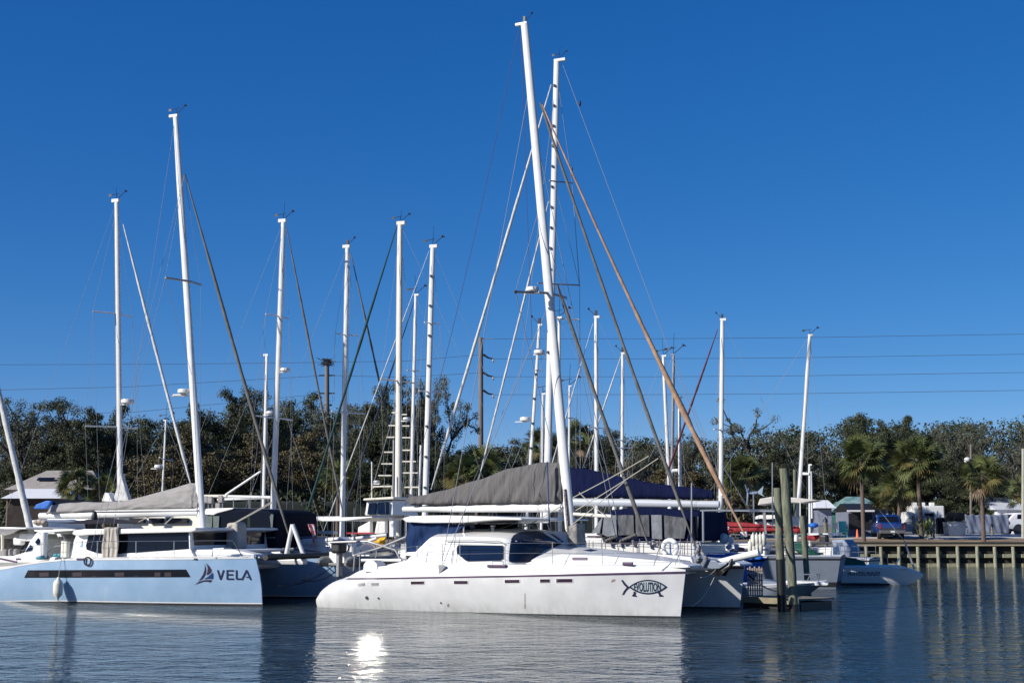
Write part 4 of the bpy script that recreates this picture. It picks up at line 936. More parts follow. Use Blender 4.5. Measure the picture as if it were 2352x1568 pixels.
# ---- palms
def palm_parts(seed, TH_, R_=1.0, nf=46):
    rnd = random.Random(seed); lean = rnd.uniform(-.25, .25)
    tr = MB().tube([(lean*t*t*TH_*.15, 0, TH_*t) for t in [i/8 for i in range(9)]], [.155*(1.12-.25*i/8) for i in range(9)], 10)
    top = Vector((lean*TH_*.15, 0, TH_)); out = {0: MB(), 1: MB(), 2: MB()}
    for i in range(nf):
        az = rnd.uniform(0, 6.28); el = math.asin(max(-.85, min(.99, 1 - 1.8*(i/nf) + rnd.uniform(-.12, .12)))); k = 2 if el < R(-52) else 1 if (el < R(-15) and rnd.random() < .4) else 0
        d = Vector((math.cos(az)*math.cos(el), math.sin(az)*math.cos(el), math.sin(el))); L = R_*rnd.uniform(.55, .95)
        hub = top + d*L + Vector((0, 0, -.12*L)); out[k].tube([top, top+d*L*.6+Vector((0, 0, .02)), hub], .018, 3, cap=False)
        sdv = d.cross(Vector((0, 0, 1))); sdv = sdv.normalized() if sdv.length > .01 else Vector((1, 0, 0)); sdv = Matrix.Rotation(rnd.uniform(-1.1, 1.1), 3, d) @ sdv; up = sdv.cross(d)
        nb = 17
        for j in range(nb):
            a = R(-105+210*j/(nb-1)); bd = (d*math.cos(a) + sdv*math.sin(a)).normalized(); l = R_*rnd.uniform(.6, .85)*(1-.35*abs(a)/1.83); wd_ = (-d*math.sin(a)+sdv*math.cos(a))*.03*R_
            m1 = hub + bd*l*.6 + up*.02; m2 = hub + bd*l*1.0 - Vector((0, 0, l*(.16 if k < 2 else .45)))
            out[k].add([hub-wd_*.3, hub+wd_*.3, m1+wd_, m1-wd_], [(0, 1, 2, 3)]); out[k].add([m1-wd_, m1+wd_, m2], [(0, 1, 2)])
    return tr, out
def palm(seed, px, crown_y, base_y, Y, label, R_=1.05, nf=46, zb=None, lean=0):
    zb = gzf(Y) if zb is None else zb
    p = at(px, 1210, Y); H = at(px, crown_y, Y).z - zb
    t = thing('palm_tree', label, 'palm tree', (p.x, Y, zb), seed*1.3, 'cabbage palms on the shore')
    tr, out = palm_parts(seed, H, R_, nf); tr.build('trunk', palmbark, t, True)
    out[0].build('crown', lf_palm, t); out[1].build('yellow_fronds', lf_yel, t)
    if out[2].v: out[2].build('dead_fronds', lf_dead, t)
    if lean: t.rotation_euler = (0, lean, 0)
    return t
palm(1, 1983, 1052, 1240, 106, 'palm with a full round crown nearest the cottage with the green roof', 1.6, 84, 1.75)
palm(2, 2116, 1052, 1236, 111, 'tall palm with a hanging brown skirt behind the yucca bush', 1.6, 90)
palm(3, 2258, 1090, 1240, 106, 'single palm on the mulch strip in front of the grey tarpaulin fence', 1.3, 64, 1.75)
palm(4, 2060, 1112, 1236, 113, 'shorter palm leaning over the blue pickup truck', 1.35, 64, None, .12)
palm(5, 2045, 1140, 1236, 117, 'low palm with drooping fronds just left of the blue pickup truck', 1.25, 60)
palm(6, 1708, 1085, 1236, 112, 'palm above the red sail cover', 1.5, 50)
palm(7, 1095, 1075, 1236, 110, 'bushy palm under the brown utility pole', 1.7, 56)
palm(8, 1062, 1090, 1236, 108, 'yellow-green palm at the bottom of the clear gap of sky', 1.3, 46)
palm(9, 172, 1112, 1236, 109, 'dark palm in front of the pale house roof', 1.25, 50)
palm(10, 775, 1095, 1236, 108, 'palm with yellowing fronds behind the middle masts', 1.2, 44)
palm(11, 240, 1130, 1236, 109, 'drooping palm right of the pale house roof', 1.5, 50)
palm(12, 1245, 1015, 1236, 118, 'tall palm just left of the crossed tall masts', 1.3, 44)
palm(13, 1325, 1005, 1236, 119, 'dark palm just right of the crossed tall masts', 1.3, 44)
palm(14, 2355, 1130, 1236, 116, 'palm at the right frame edge', 1.1, 40)
# yucca bush by the truck
yb = MB(); rnd = random.Random(6)
for i in range(150):
    a = rnd.uniform(0, 6.28); e = rnd.uniform(.15, 1.4); h0 = rnd.uniform(.1, 1.0); L = rnd.uniform(.5, .85); d = Vector((math.cos(a)*math.cos(e), math.sin(a)*math.cos(e), math.sin(e))); q = Vector((rnd.uniform(-.45, .45), rnd.uniform(-.3, .3), h0)); s_ = d.cross(Vector((0, 0, 1))).normalized()*.035
    m_ = q+d*L*.6; yb.add([q-s_*.6, q+s_*.6, m_+s_, m_-s_], [(0, 1, 2, 3)]); yb.add([m_-s_, m_+s_, q+d*L-Vector((0, 0, .12))], [(0, 1, 2)])
p = at(2125, 1235, 112); o = yb.build('yucca_bush', mat('yucca_leaves', (.16, .2, .03), .5, c2=(.06, .09, .02), vscale=2), None); o.location = (p.x, 112, gz); o.scale = (1.25, 1.2, 1.1)
tag(o, 'spiky yellow-green yucca bush at the right rear corner of the blue pickup truck', 'bush')

# ================================================================== ground and bulkhead
dirt = mat('sandy_mulch', (.36, .26, .16), .95, c2=(.16, .11, .07), vscale=.8, bump=.03, bscale=3, stretch=(1, 2.5, 1))
lot = mat('crushed_shell', (.62, .6, .56), .95, c2=(.36, .35, .34), vscale=.25, stretch=(.5, 2, 1), bump=.01, bscale=5)
grass_m = mat('back_lawn', (.09, .085, .04), .95, c2=(.05, .05, .025), vscale=.3)
ys = [101.45, 102.5, 104, 106, 108, 109.5, 111, 118, 160, 400, 3000]
struct(MB().grid(lambda u, v: Vector(((-1+2*u)*(70+ys[round(v*10)]*.9), ys[round(v*10)], gzf(ys[round(v*10)]) - .004)), 20, 10).build('ground', dirt, None, 2))
ly = [111.6, 118, 140, 172]
struct(MB().grid(lambda u, v: Vector((-70+140*u, ly[round(v*3)], gzf(ly[round(v*3)])+.006)), 4, 3).build('parking_lot', lot, None, 2))
struct(MB().grid(lambda u, v: Vector((-75+150*u, 172.5+60*v, 2.204)), 4, 4).build('lawn', grass_m))
for (a, b, c_, d_, nm) in ((-60, 26.5, 110.2, 110.9, 'kerb'), (32, 36, 109.2, 109.5, 'kerb')):
    struct(MB().box(((a+b)/2, (c_+d_)/2, gz+.0), (b-a, d_-c_, .06)).build(nm, mat('pale_kerb', (.5, .47, .42), .9, var=.2), None, bevel=.02))
bk = thing('bulkhead', 'timber bulkhead with posts and walings along the far shore', 'sea wall', (0, 101.2, 0))
darkp = mat('dark_planks', (.03, .028, .02), .9, c2=(.015, .016, .013), vscale=2, stretch=(6, 1, .3))
MB().box((0, .1, .65), (150, .12, 2.2)).build('planking', darkp, bk)
MB().box((0, -.02, 1.53), (150, .6, .11)).build('cap', mat('bulkhead_cap', (.36, .3, .2), .9, var=.25, vscale=.8), bk, bevel=.015)
postm = mat('bulkhead_post', (.33, .32, .22), .9, c2=(.2, .2, .14), vscale=3, stretch=(3, 3, .6))
for wz in (.78, .12): MB().box((0, -.02, wz), (150, .12, .26)).build('waling', mat('waling', (.13, .12, .085), .9, var=.3, vscale=2), bk)
xs_ = [1989, 2023, 2064, 2108, 2154, 2199, 2243.6, 2284.6, 2326.6]
allx = [at(x, 1270, 101).x for x in xs_]; allx += [allx[-1]+1.33*i for i in range(1, 12)] + [allx[0]-1.35*i for i in range(1, 55)]
rnd = random.Random(4); pm = MB().tube([(0, 0, -1.2), (0, 0, 1.46)], [.135, .125], 9)
p0 = pm.build('post', postm, bk, True); p0.location = (allx[0], -.28, 0)
bl_ = MB().box((0, 0, 0), (.62, .2, .26)); b0_ = bl_.build('block', mat('waling_block', (.3, .29, .19), .9, var=.35, vscale=3), bk, bevel=.02); b0_.location = (allx[0]-.42, -.2, .78)
for i, x in enumerate(allx[1:]):
    c = p0.copy(); C.objects.link(c); c.location = (x, -.28+rnd.uniform(-.03, .03), rnd.uniform(-.04, .02)); c.rotation_euler = (0, rnd.uniform(-.02, .02), rnd.uniform(0, 6))
    if i < 20 : 
        for zz in (.78, .12):
            c = b0_.copy(); C.objects.link(c); c.location = (x-.42, -.2, zz)
# ================================================================== boats lying behind
G = None
A_fr, A_t, _ = sailboat('sailboat', 'sailboat with the leftmost full white mast and a white furled headsail', 66, (268, 462), (276, 1152), 14, 1, 13, 1.4, 4.2,
    boomend=((276, 1196), (112, 1194), .12), fores=[((283, 515), (440, 1118), .075, furlw)], spr=[((213, 715), (303, 727), .9), ((196, 978), (315, 984), 1.2)], rad=[(293, 926, .3, 1)])
slab(A_fr, [(272, 1184), (290, 1179), (452, 1184), (466, 1212), (466, 1240), (268, 1240)], -1.7, 1.7, .1, 2, 'pilothouse', cream, A_t, .05)
for a, b in ((302, 334), (346, 377), (387, 434)): slab(A_fr, [(a, 1189), (b, 1189), (b, 1201), (a, 1202)], -1.73, -1.68, .1, 2, 'pilothouse_window', glass, A_t, .01)
slab(A_fr, [(259, 1150), (277, 1088), (279, 1086), (281, 1100), (296, 1150)], -.14, .14, 0, 2, 'furled_mainsail', furlw, A_t, .05)
slab(A_fr, [(232, 1154), (240, 1130), (250, 1133), (259, 1154)], -.3, .3, 0, 2, 'lazy_bag', gel, A_t, .04)
sailboat('sailboat', 'sailboat with tall slim white mast just left of the nest pole', 70, (651, 508), (627, 1166), 14, 1, 12.5, 1.35, 4, fores=[((658, 522), (789, 1186), .06, furlg)],
    spr=[((610, 721), (663, 732), .8), ((583, 954), (672, 965), 1.1)], rad=[(655, 852, .24, 1)], boomend=((625, 1142), (495, 1139), .08))
f2, t2, _ = sailboat('sailboat', 'small sailboat with short mast touching the mast left of the nest pole', 76, (613, 816), (605, 1160), 9, 1, 9, 1.2, 3, rad=[(621, 950, .22, 1)], vane=.01, boomend=((604, 1143), (500, 1147), .07))
MB().tube([f2.L(518, 1136), f2.L(599, 1082)], .06, 8).build('raised_pole', alu, t2, True)
sailboat('sailboat', 'white-masted sailboat right of the nest pole with a grey furled headsail', 72, (798, 567), (786, 1184), 13, 1, 12, 1.35, 3.9, fores=[((806, 582), (932, 1146), .055, furlg)],
    spr=[((770, 766), (822, 771), .8), ((762, 944), (840, 950), 1.0)], boomend=((786, 1190), (640, 1192), .12), bimini=(-6, -3.6, 3.2, gel))
E_fr, E_t, _ = sailboat('ketch', 'cream-masted ketch with ladder rungs and a dark green furled headsail', 62, (919, 514), (914, 1184), 15, -1, 13, 1.4, 4, mm=aluc, fores=[((911, 522), (690, 1224), .06, furlgr)],
    spr=[((874, 870), (955, 880), 1.0)], rad=[(934, 964, .17, 1)])
def R2(x0, x1, y): return (583.3+x0/3.36, 758.3+y/3.36), (583.3+x1/3.36, 758.3+y/3.36)
for x0, x1, y in ((1065, 1105, 635), (1040, 1095, 735), (1025, 1085, 825), (1005, 1080, 940), (985, 1068, 1030), (960, 1062, 1120), (920, 1055, 1205), (905, 1050, 1375)):
    a, b = R2(x0, x1, y); MB().tube([E_fr.L(*a, -1.2), E_fr.L(*b, -1.2)], .03, 5).build('ladder_rung', aluc, E_t)
for x0, x1, y in ((1140, 1180, 650), (1145, 1200, 738), (1145, 1210, 828), (1145, 1210, 925), (1145, 1250, 1012), (1150, 1265, 1100), (1160, 1275, 1210)):
    a, b = R2(x0, x1, y); MB().tube([E_fr.L(*a, 1.2), E_fr.L(*b, 1.2)], .03, 5).build('ladder_rung', aluc, E_t)
wire_(E_fr.L(910, 930, -1.2), E_fr.L(838, 1180, -1.2), E_t, .014, 'shroud'); wire_(E_fr.L(905, 1010, -1.2), E_fr.L(903, 1180, -1.2), E_t, .05, 'shroud', alug)
slab(E_fr, [(838, 1183), (842, 1152), (902, 1148), (903, 1183)], -1.5, 1.5, .05, 2, 'pilothouse', deckw, E_t, .03)
slab(E_fr, [(845, 1181), (850, 1155), (866, 1154), (864, 1181)], -1.53, -1.48, .05, 2, 'pilothouse_window', glassb, E_t, .01); slab(E_fr, [(869, 1181), (870, 1154), (893, 1152), (893, 1181)], -1.53, -1.48, .05, 2, 'pilothouse_window', glassb, E_t, .01)
slab(E_fr, [(833, 1149), (835, 1144), (904, 1140), (904, 1146)], -1.6, 1.6, 0, 2, 'pilothouse_roof', cream, E_t, .03)
MB().tube([E_fr.L(854, 1146, -1), E_fr.L(854, 1122, -1), E_fr.L(860, 1117, -1), E_fr.L(900, 1116, -1), E_fr.L(900, 1146, -1)], .035, 6).build('roof_rail', cream, E_t, True)
MB().tube([E_fr.L(854, 1120, -1), E_fr.L(854, 1060, -1)], .03, 6).build('aerial', gel, E_t, True); radome(E_fr.L(865, 1108, -.5), E_t, .14, 0)
sailboat('sailboat', 'sailboat with slim short mast between the cream ketch mast and the stepped mast', 80, (955, 678), (944, 1162), 8.5, -1, 11, 1.3, 3.5, fores=[((955, 682), (783, 1196), .05, furln)], spr=[((935, 850), (962, 852), .6)])
g_fr, g_t, _ = sailboat('sailboat', 'sailboat with dark steps up its silvery mast above the dark grey sail cover', 68, (994, 567), (977, 1152), 14, -1, 12.5, 1.35, 4, steps=9, fores=[((986, 575), (741, 1224), .03, furlw)], spr=[((962, 897), (1021, 901), .8), ((975, 740), (1010, 744), .6)])
MB().tube([g_fr.L(967, 1022, 1), g_fr.L(963, 1140, 1)], .06, 8).build('radar_pole', alu, g_t, True)
# ---- large navy-covered cat behind EVOLUTION (bow to the left)
o = at(1258, 1062, 60); N_fr = Fr((o.x, 60, 0), R(-24)); N_t = thing('catamaran', 'large white sailboat with navy sail cover and navy enclosure behind the EVOLUTION catamaran', 'sailboat', N_fr.o, N_fr.yaw)
nH = Hull(lambda v: -7.6-.2*v, lambda v: 6.0-.6*(1-v), lambda u: 1.55+.2*u, 2.4, 0, d=-1); nH.hull('hull', gel, N_t, 24, 8); nH.deck('deck', deckw, N_t); nH.band('boot_stripe', boot, N_t, .2, .3)
mt, mf = N_fr.L(1279, 142), N_fr.L(1255, 1200); rr = .155
MB().tube([mf, mf.lerp(mt, .5), mt], [rr*1.05, rr, rr*.9], 14, flat=.75).build('mast', alu, N_t, True)
MB().box(mt+Vector((.15, 0, .05)), (.55, .16, .14)).build('masthead', alu, N_t, bevel=.03); masthead(mt+Vector((.1, 0, .15)), N_t, .9)
for i in range(14): MB().box(mf.lerp(mt, .36+.045*i)+Vector((-.05, -.15, 0)), (.08, .1, .1)).build('mast_step', black, N_t)
for (l, r_) in (((1262, 415), (1314, 420)), ((1235, 650), (1331.6, 655))):
    MB().tube([N_fr.L(*l, -1), N_fr.L((l[0]+r_[0])/2-6, (l[1]+r_[1])/2, 0), N_fr.L(*r_, 1)], .035, 6).build('spreader', alug, N_t, True)
MB().tube([N_fr.L(1284, 205, .5), N_fr.L(1314, 420, 1), N_fr.L(1331.6, 655, 1), N_fr.L(1333, 1230, 2)], .011, 5).build('shroud', wire, N_t)
wire_(N_fr.L(1314, 420, 1), N_fr.L(1331, 655, 1), N_t, .011, 'shroud'); wire_(N_fr.L(1282, 450, 0), N_fr.L(1331.6, 655, 1), N_t, .011, 'shroud')
wire_(N_fr.L(1293, 150), N_fr.L(1672, 1165), N_t, .011, 'backstay'); wire_(N_fr.L(1281, 160), N_fr.L(1190, 900, -1), N_t, .01, 'shroud')
MB().tube([N_fr.L(1313, 385, .9), N_fr.L(1313, 405, .9)], .05, 6).build('block', black, N_t); MB().ball(N_fr.L(1332, 238), (.06, .06, .13), 8, 6).build('block', black, N_t)
furl(N_fr.L(1266, 195), N_fr.L(990, 1124), N_t, .07, furlw, s=.3, seed=11); furl(N_fr.L(1260, 462), N_fr.L(1098, 1107), N_t, .048, furlw, s=.1, seed=12)
cover(N_fr, [(1312, 1074), (1340, 1075), (1430, 1095), (1520, 1112), (1600, 1120), (1638, 1126)], [(1312, 1142), (1450, 1144), (1600, 1146), (1638, 1146)], .3, 0, 'sail_cover', navy, N_t, 40, .03, 5, 1.2, 3)
MB().tube([N_fr.L(1300, 1152), N_fr.L(1480, 1155), N_fr.L(1652, 1158)], [.17, .18, .15], 12, flat=.8).build('boom', mat('silver_boom', (.42, .45, .5), .35), N_t, True)
MB().tube([N_fr.L(1371, 1160, -.6), N_fr.L(1371, 1235, -.6)], .09, 10).build('mast_support', gel, N_t, True)
# enclosure
en = z('E', (500, 770), (640, 640), (700, 480), (840, 420), (1000, 395), (1250, 385), (1420, 380), (1700, 400), (1990, 440), (2180, 440), (2200, 900), (900, 900), (670, 780))
slab(N_fr, en, -2.1, 2.1, .08, 1.8, 'enclosure', navy, N_t, .1)
clear = mat('clear_vinyl', (.16, .17, .18), .25, c2=(.07, .07, .075), vscale=2.5, bump=.05, bscale=2.5, stretch=(2, 2, .8), coat=.3); clearl = mat('pale_vinyl', (.26, .28, .31), .35, c2=(.17, .18, .2), vscale=2, bump=.05, bscale=2.5)
for i, pl in enumerate((((520, 765), (640, 600), (700, 530), (640, 775)), ((680, 790), (720, 530), (830, 500), (905, 500), (905, 800), (760, 830)), ((935, 500), (1050, 495), (1175, 500), (1170, 800), (930, 810)), ((1205, 500), (1410, 495), (1405, 830), (1200, 820)), ((1450, 495), (1608, 495), (1600, 870), (1445, 860)), ((1645, 500), (1960, 540), (1990, 620), (1940, 860), (1640, 850)), ((2090, 520), (2160, 520), (2160, 850), (2085, 850)))):
    slab(N_fr, z('E', *pl), -2.14, -2.09, .08, 1.8, 'vinyl_window', clearl if i in (0, 1, 4) else clear if i < 6 else glass, N_t, .0)
slab(N_fr, z('E', (300, 845), (310, 780), (660, 780), (670, 835)), -1.8, 1.8, 0, 2, 'coachroof', gel, N_t, .05)
slab(N_fr, z('E', (980, 925), (2100, 930), (2100, 1200), (300, 1160), (300, 850), (670, 850), (700, 925)), -2.2, 2.2, 0, 2, 'cockpit_coaming', gel, N_t, .05)
slab(N_fr, z('E', (440, 815), (660, 815), (660, 835), (440, 835)), -2.22, -2.2, 0, 2, 'trim', plum, N_t, 0)
for px in (470, 660, 1150, 1250, 1560, 1880, 1990): 
    a = N_fr.L(*z('E', (px, 1110)), -2.35); MB().tube([a, a+Vector((0, 0, .62))], .014, 6).build('stanchion', mat('rusty_steel', (.28, .18, .15), .5, .3), N_t, True)
MB().tube([N_fr.L(*z('E', p), -2.35) for p in ((300, 925), (1250, 945), (2060, 985))], .011, 5).build('lifeline', MATS['rusty_steel'], N_t, True)
for a, b in (((720, 900), (910, 820)), ((950, 900), (1195, 800))): MB().tube([N_fr.L(*z('E', a), -2.4), N_fr.L(*z('E', b), -2.4)], .07, 8).build('rolled_cover', grayc, N_t, True)
mb = MB(); rnd = random.Random(9)
for px in (805, 955, 1150, 1410, 1460, 1530): mb.lathe(N_fr.L(*z('E', (px, 985+rnd.uniform(-30, 10))), -2.3), [(.08, 0), (.05, .05), (.05, .12), (.08, .16), (.03, .2)], 10)
mb.build('winches', alug, N_t, True)
for px in (860, 975, 1715, 1880): MB().lathe(N_fr.L(*z('E', (px, 392)), -1), [(.09, -.06), (.1, 0), (.06, .07)], 10).build('deck_light', gel, N_t, True)
MB().tube([N_fr.L(*z('E', p), -2.3) for p in ((2185, 430), (2352, 425), (3330, 440))], .035, 6).build('arch', steel, N_t, True)
MB().tube([N_fr.L(*z('E', p), -2.3) for p in ((2225, 430), (2230, 920))], .045, 6).build('arch', steel, N_t, True)
MB().tube([N_fr.L(*z('E', p), -2.3) for p in ((2052, 0), (2050, 950))], .035, 6).build('backstay', alug, N_t, True)
# ---- rigs right of centre
sailboat('sailboat', 'sailboat with two radar domes on its mast left of the crossed tall masts', 75, (1239, 747), (1218, 1068), 8, -1, 11, 1.3, 3.6, steps=8, rad=[(1239, 812, .3, 0), (1207, 966, .3, 1)], spr=[((1228, 850), (1246, 850), .5)])
sailboat('sailboat', 'sailboat with a plain short mast directly left of the crossed tall masts', 82, (1247, 905), (1245, 1062), 7, -1, 9, 1.2, 3)
sailboat('sailboat', 'sailboat with cream mast half hidden behind the crossed tall masts', 78, (1284, 730), (1285, 1062), 8, -1, 11, 1.3, 3.5, mm=aluc, spr=[((1258, 729), (1331, 734), .7)])
sailboat('sailboat', 'sailboat with the thinnest short mast right of the crossed tall masts', 88, (1308, 887), (1307, 1060), 5.5, -1, 9, 1.2, 3, spr=[((1299, 958), (1321, 960), .5)])
sailboat('sailboat', 'sailboat with straight white mast between the two grey furled sails of the white catamaran', 72, (1369, 729), (1370, 1086), 10, -1, 11.5, 1.3, 3.7, fores=[((1362, 742), (1231, 1190), .03, furlw)], spr=[((1351, 980), (1390, 984), .8)])
sailboat('sailboat', 'sailboat whose white mast top touches the grey furled sail', 78, (1430, 812), (1429, 1095), 8, -1, 11, 1.3, 3.5, fores=[((1426, 818), (1337, 1078), .045, furlw)], spr=[((1418, 1010), (1446, 1012), .6), ((1418, 1028), (1452, 1028), .6)])
sailboat('sailboat', 'sailboat with white mast passing behind the thick part of the tan furled sail', 84, (1523.5, 818), (1537, 1110), 8, -1, 11, 1.3, 3.5)
sailboat('sailboat', 'sailboat with the only dark grey mast, right of the tan furled sail', 95, (1547, 815), (1544, 1014), 7, 1, 11, 1.3, 3.5, mm=alug)
q_fr, q_t, _ = sailboat('sailboat', 'sailboat with a short white mast just right of the dark grey mast', 80, (1560, 913), (1562, 1116), 8, -1, 10, 1.3, 3.4, vane=.01)
slab(q_fr, [(1536, 1127), (1558, 1127), (1558, 1135), (1536, 1133)], -.1, .1, 0, 2, 'bracket', gel, q_t, .02)
MB().tube([q_fr.L(1540, 1140, -1), q_fr.L(1540, 1086, -1), q_fr.L(1546, 1080, -1), q_fr.L(1557, 1080, -1)], .1, 8).build('radar_arch', gel, q_t, True)
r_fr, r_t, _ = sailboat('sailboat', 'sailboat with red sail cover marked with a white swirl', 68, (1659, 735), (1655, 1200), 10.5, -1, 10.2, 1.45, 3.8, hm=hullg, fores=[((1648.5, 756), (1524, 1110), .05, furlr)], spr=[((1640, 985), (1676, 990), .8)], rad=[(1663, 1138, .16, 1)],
    cov=([(1645, 1176), (1660, 1180), (1664, 1197), (1720, 1200), (1783, 1207), (1840, 1209)], [(1645, 1229), (1700, 1221), (1783, 1219), (1840, 1224)], redc))
sw = [r_fr.L(1669+7.5*math.cos(a)*(.5+a/12), 1214+4.5*math.sin(a)*(.5+a/12), -.3) for a in [i*.4 for i in range(15)]]
MB().tube(sw, .03, 5).build('swirl_mark', gel, r_t, True)
slab(r_fr, [(1729, 1208), (1732, 1186), (1745, 1182), (1790, 1182), (1832, 1186), (1834, 1208)], .4, 1.8, .1, 2, 'doghouse', gel, r_t, .06)
for a, b in ((1735, 1752), (1760, 1786)): slab(r_fr, [(a, 1192), (b, 1190), (b, 1196), (a, 1198)], .36, .4, .1, 2, 'cabin_window', glass, r_t, 0)
slab(r_fr, [(1740, 1160), (1745, 1145), (1778, 1139), (1835, 1143), (1880, 1148), (1840, 1155), (1790, 1153), (1750, 1158)], -1.0, 1.0, 0, 3, 'bimini', mat('pale_canvas', (.6, .57, .52), .8, var=.2), r_t, .04)
for x in (1775, 1838): MB().tube([r_fr.L(x, 1150, -1.4), r_fr.L(x, 1212, -1.4)], .03, 6).build('bimini_frame', gel, r_t, True)
MB().tube([r_fr.L(1610, 1171, -1.2), r_fr.L(1780, 1171, -1.2)], .035, 6).build('arch', steel, r_t, True)
slab(r_fr, [(1752, 1176), (1756, 1228), (1761, 1228), (1758, 1176)], -1.3, -1.15, 0, 2, 'arch', alug, r_t, .0)
slab(r_fr, [(1723, 1231), (1785, 1229), (1785, 1233), (1723, 1235)], -1.6, -1.4, 0, 2, 'davit', mat('blue_grey_beam', (.15, .18, .24), .5), r_t, .01)
# wind generator and thin aerial
p = at(1730, 1131, 68) ; w_ = r_fr.T @ (p - r_fr.o)
MB().tube([(w_.x, w_.y, 1.4), w_], .035, 6).build('generator_pole', steel, r_t, True)
wg = MB().ball(w_, (.25, .08, .08), 8, 6); wg.add([w_+Vector(q) for q in ((.15, 0, 0), (.5, 0, .32), (.42, 0, -.05), (.55, 0, -.2))], [(0, 3, 2), (0, 2, 1)])
for k_ in range(3):
    a = 2.1*k_+.4; wg.tube([w_+Vector((-.25, 0, 0)), w_+Vector((-.3, .6*math.cos(a), .6*math.sin(a)))], [.05, .02], 4)
wg.build('wind_generator', mat('generator_blue', (.25, .32, .4), .4), r_t)
MB().tube([r_fr.L(1774, 1062, -1), r_fr.L(1774, 1180, -1)], .03, 6).build('aerial', alug, r_t, True)
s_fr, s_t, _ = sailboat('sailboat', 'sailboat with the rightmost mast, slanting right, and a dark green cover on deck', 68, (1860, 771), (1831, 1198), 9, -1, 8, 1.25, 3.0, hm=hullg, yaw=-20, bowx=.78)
cover(Fr(s_fr.o + Vector((-1.2, -1.5, 0)), R(-15)), [(1822, 1243), (1848, 1243), (1862, 1258), (1900, 1284)], [(1822, 1262), (1850, 1275), (1880, 1284), (1900, 1288)], .5, 0, 'deck_cover', greenc, None, 16, .04, 6, .5, 7)
gc = bpy.data.objects['deck_cover']; gc.parent = s_t; gfr = Fr(s_fr.o + Vector((-1.2, -1.5, 0)), R(-15)); Mx = Matrix.Translation(s_fr.o) @ Matrix.Rotation(s_fr.yaw, 4, 'Z'); gc.matrix_local = Mx.inverted() @ (Matrix.Translation(gfr.o) @ Matrix.Rotation(gfr.yaw, 4, 'Z'))
t_fr, t_t, _ = sailboat('sailboat', 'small boat with a pair of short grey poles beside the slanting mast', 74, (1859, 1068), (1860, 1192), 6, -1, 6, 1.2, 2.8, hm=gel, yaw=-30, vane=.01, wires=False)
MB().tube([t_fr.L(1863, 1082, .6), t_fr.L(1865, 1190, .6)], .06, 8).build('pole', alu, t_t, True)
slab(t_fr, [(1843, 1084), (1858, 1085), (1858, 1090), (1843, 1090)], -.1, .1, 0, 2, 'bracket', gel, t_t, .01)
cover(t_fr, [(1856, 1225), (1870, 1224), (1886, 1228)], [(1856, 1240), (1872, 1241), (1886, 1232)], .25, 0, 'sail_cover', redc, t_t, 10, .03)
slab(t_fr, [(1853, 1224), (1900, 1224), (1904, 1227), (1856, 1229)], -.9, .9, 0, 2, 'awning', gel, t_t, .01)
MB().ball(t_fr.L(1868, 1206, -.8), (.28, .2, .14), 10, 6).build('blue_bag', bluec, t_t, True)
MB().box(t_fr.L(1893, 1238, -1.0), (.45, .4, .5)).build('outboard', black, t_t, bevel=.12)
sailboat('sailboat', 'distant sailboat with small mast and radar left of the VELA mast', 92, (381, 966), (373, 1132), 5.5, 1, 9, 1.2, 3, rad=[(365, 1074, .3, 1)], spr=[((366, 1050), (398, 1058), .5)])
# ---- powered boats and hulls without masts
def hullboat(name, label, cat, Y, x0, x1, sy, beam, m, stripe=None, yaw=-18, d=1, rake=.9, group=None):
    xm = (x0+x1)/2; o = at(xm, sy, Y); fr = Fr((o.x, Y, 0), R(yaw)); t = thing(name, label, cat, fr.o, fr.yaw, group)
    fb = o.z; a = fr.L(x0, sy).x; b = fr.L(x1, sy).x; h = (b-a)/2; c = (a+b)/2
    H = Hull(lambda v: -h - .1*v + d*c, lambda v: h - rake*(1-v) + d*c, lambda u: fb+.18*max(0, u-.3), beam/2, 0, d=d)
    H.hull('hull', m, t, 30, 8); H.deck('deck', deckw, t)
    H.band('boot_stripe', boot, t, .24, .33, .006); H.band('rubbing_strake', stripe or alug, t, .93, .97, .012)
    return fr, t, H
f, t, H = hullboat('motor_cruiser', 'white cabin cruiser with a dark red stripe behind the VELA A-frame', 'motor boat', 60, 640, 905, 1283, 3.6, gel, red, -18)
slab(f, z('M', (400, 700), (560, 625), (900, 610), (1100, 600), (1260, 690), (1340, 760), (1340, 930), (400, 930)), -1.3, 1.3, .12, 1.8, 'cabin', deckw, t, .08)
slab(f, z('M', (440, 780), (830, 825), (830, 835), (440, 800)), -1.34, -1.3, .12, 1.8, 'red_stripe', red, t, 0); slab(f, z('M', (1180, 860), (1290, 880), (1280, 905), (1190, 905)), -1.36, -1.3, .12, 1.8, 'red_stripe', red, t, 0)
for a, b in ((600, 700), (760, 880)): slab(f, z('M', (a, 680), (b, 680), (b, 715), (a, 715)), -1.33, -1.28, .12, 1.8, 'cabin_window', cream, t, .01)
curt(z('M', (1280, 620), (1850, 600), (1790, 750), (1380, 750)), 1.2, 'yellow_cover', yellow, .08, f, t)
MB().tube([f.L(*z('M', (1040, 655)), -.3), f.L(*z('M', (1850, 570)), -.3)], .07, 8).build('boat_pole', gel, t, True)
MB().tube([f.L(*z('M', (1400, 720)), -.6), f.L(*z('M', (1700, 620)), -.6)], .07, 8).build('boat_pole', gel, t, True)
for px, y0, y1 in ((550, 600, 800), (930, 590, 810), (1045, 650, 880), (1125, 650, 880), (1270, 630, 780), (1350, 620, 760)): MB().tube([f.L(*z('M', (px, y0)), -1.5), f.L(*z('M', (px+8, y1)), -1.5)], .018, 5).build('stanchion', steel, t, True)
MB().tube([f.L(*z('M', p), -1.5) for p in ((430, 610), (550, 600), (930, 595), (960, 740), (550, 725))], .016, 5).build('rail', steel, t, True)
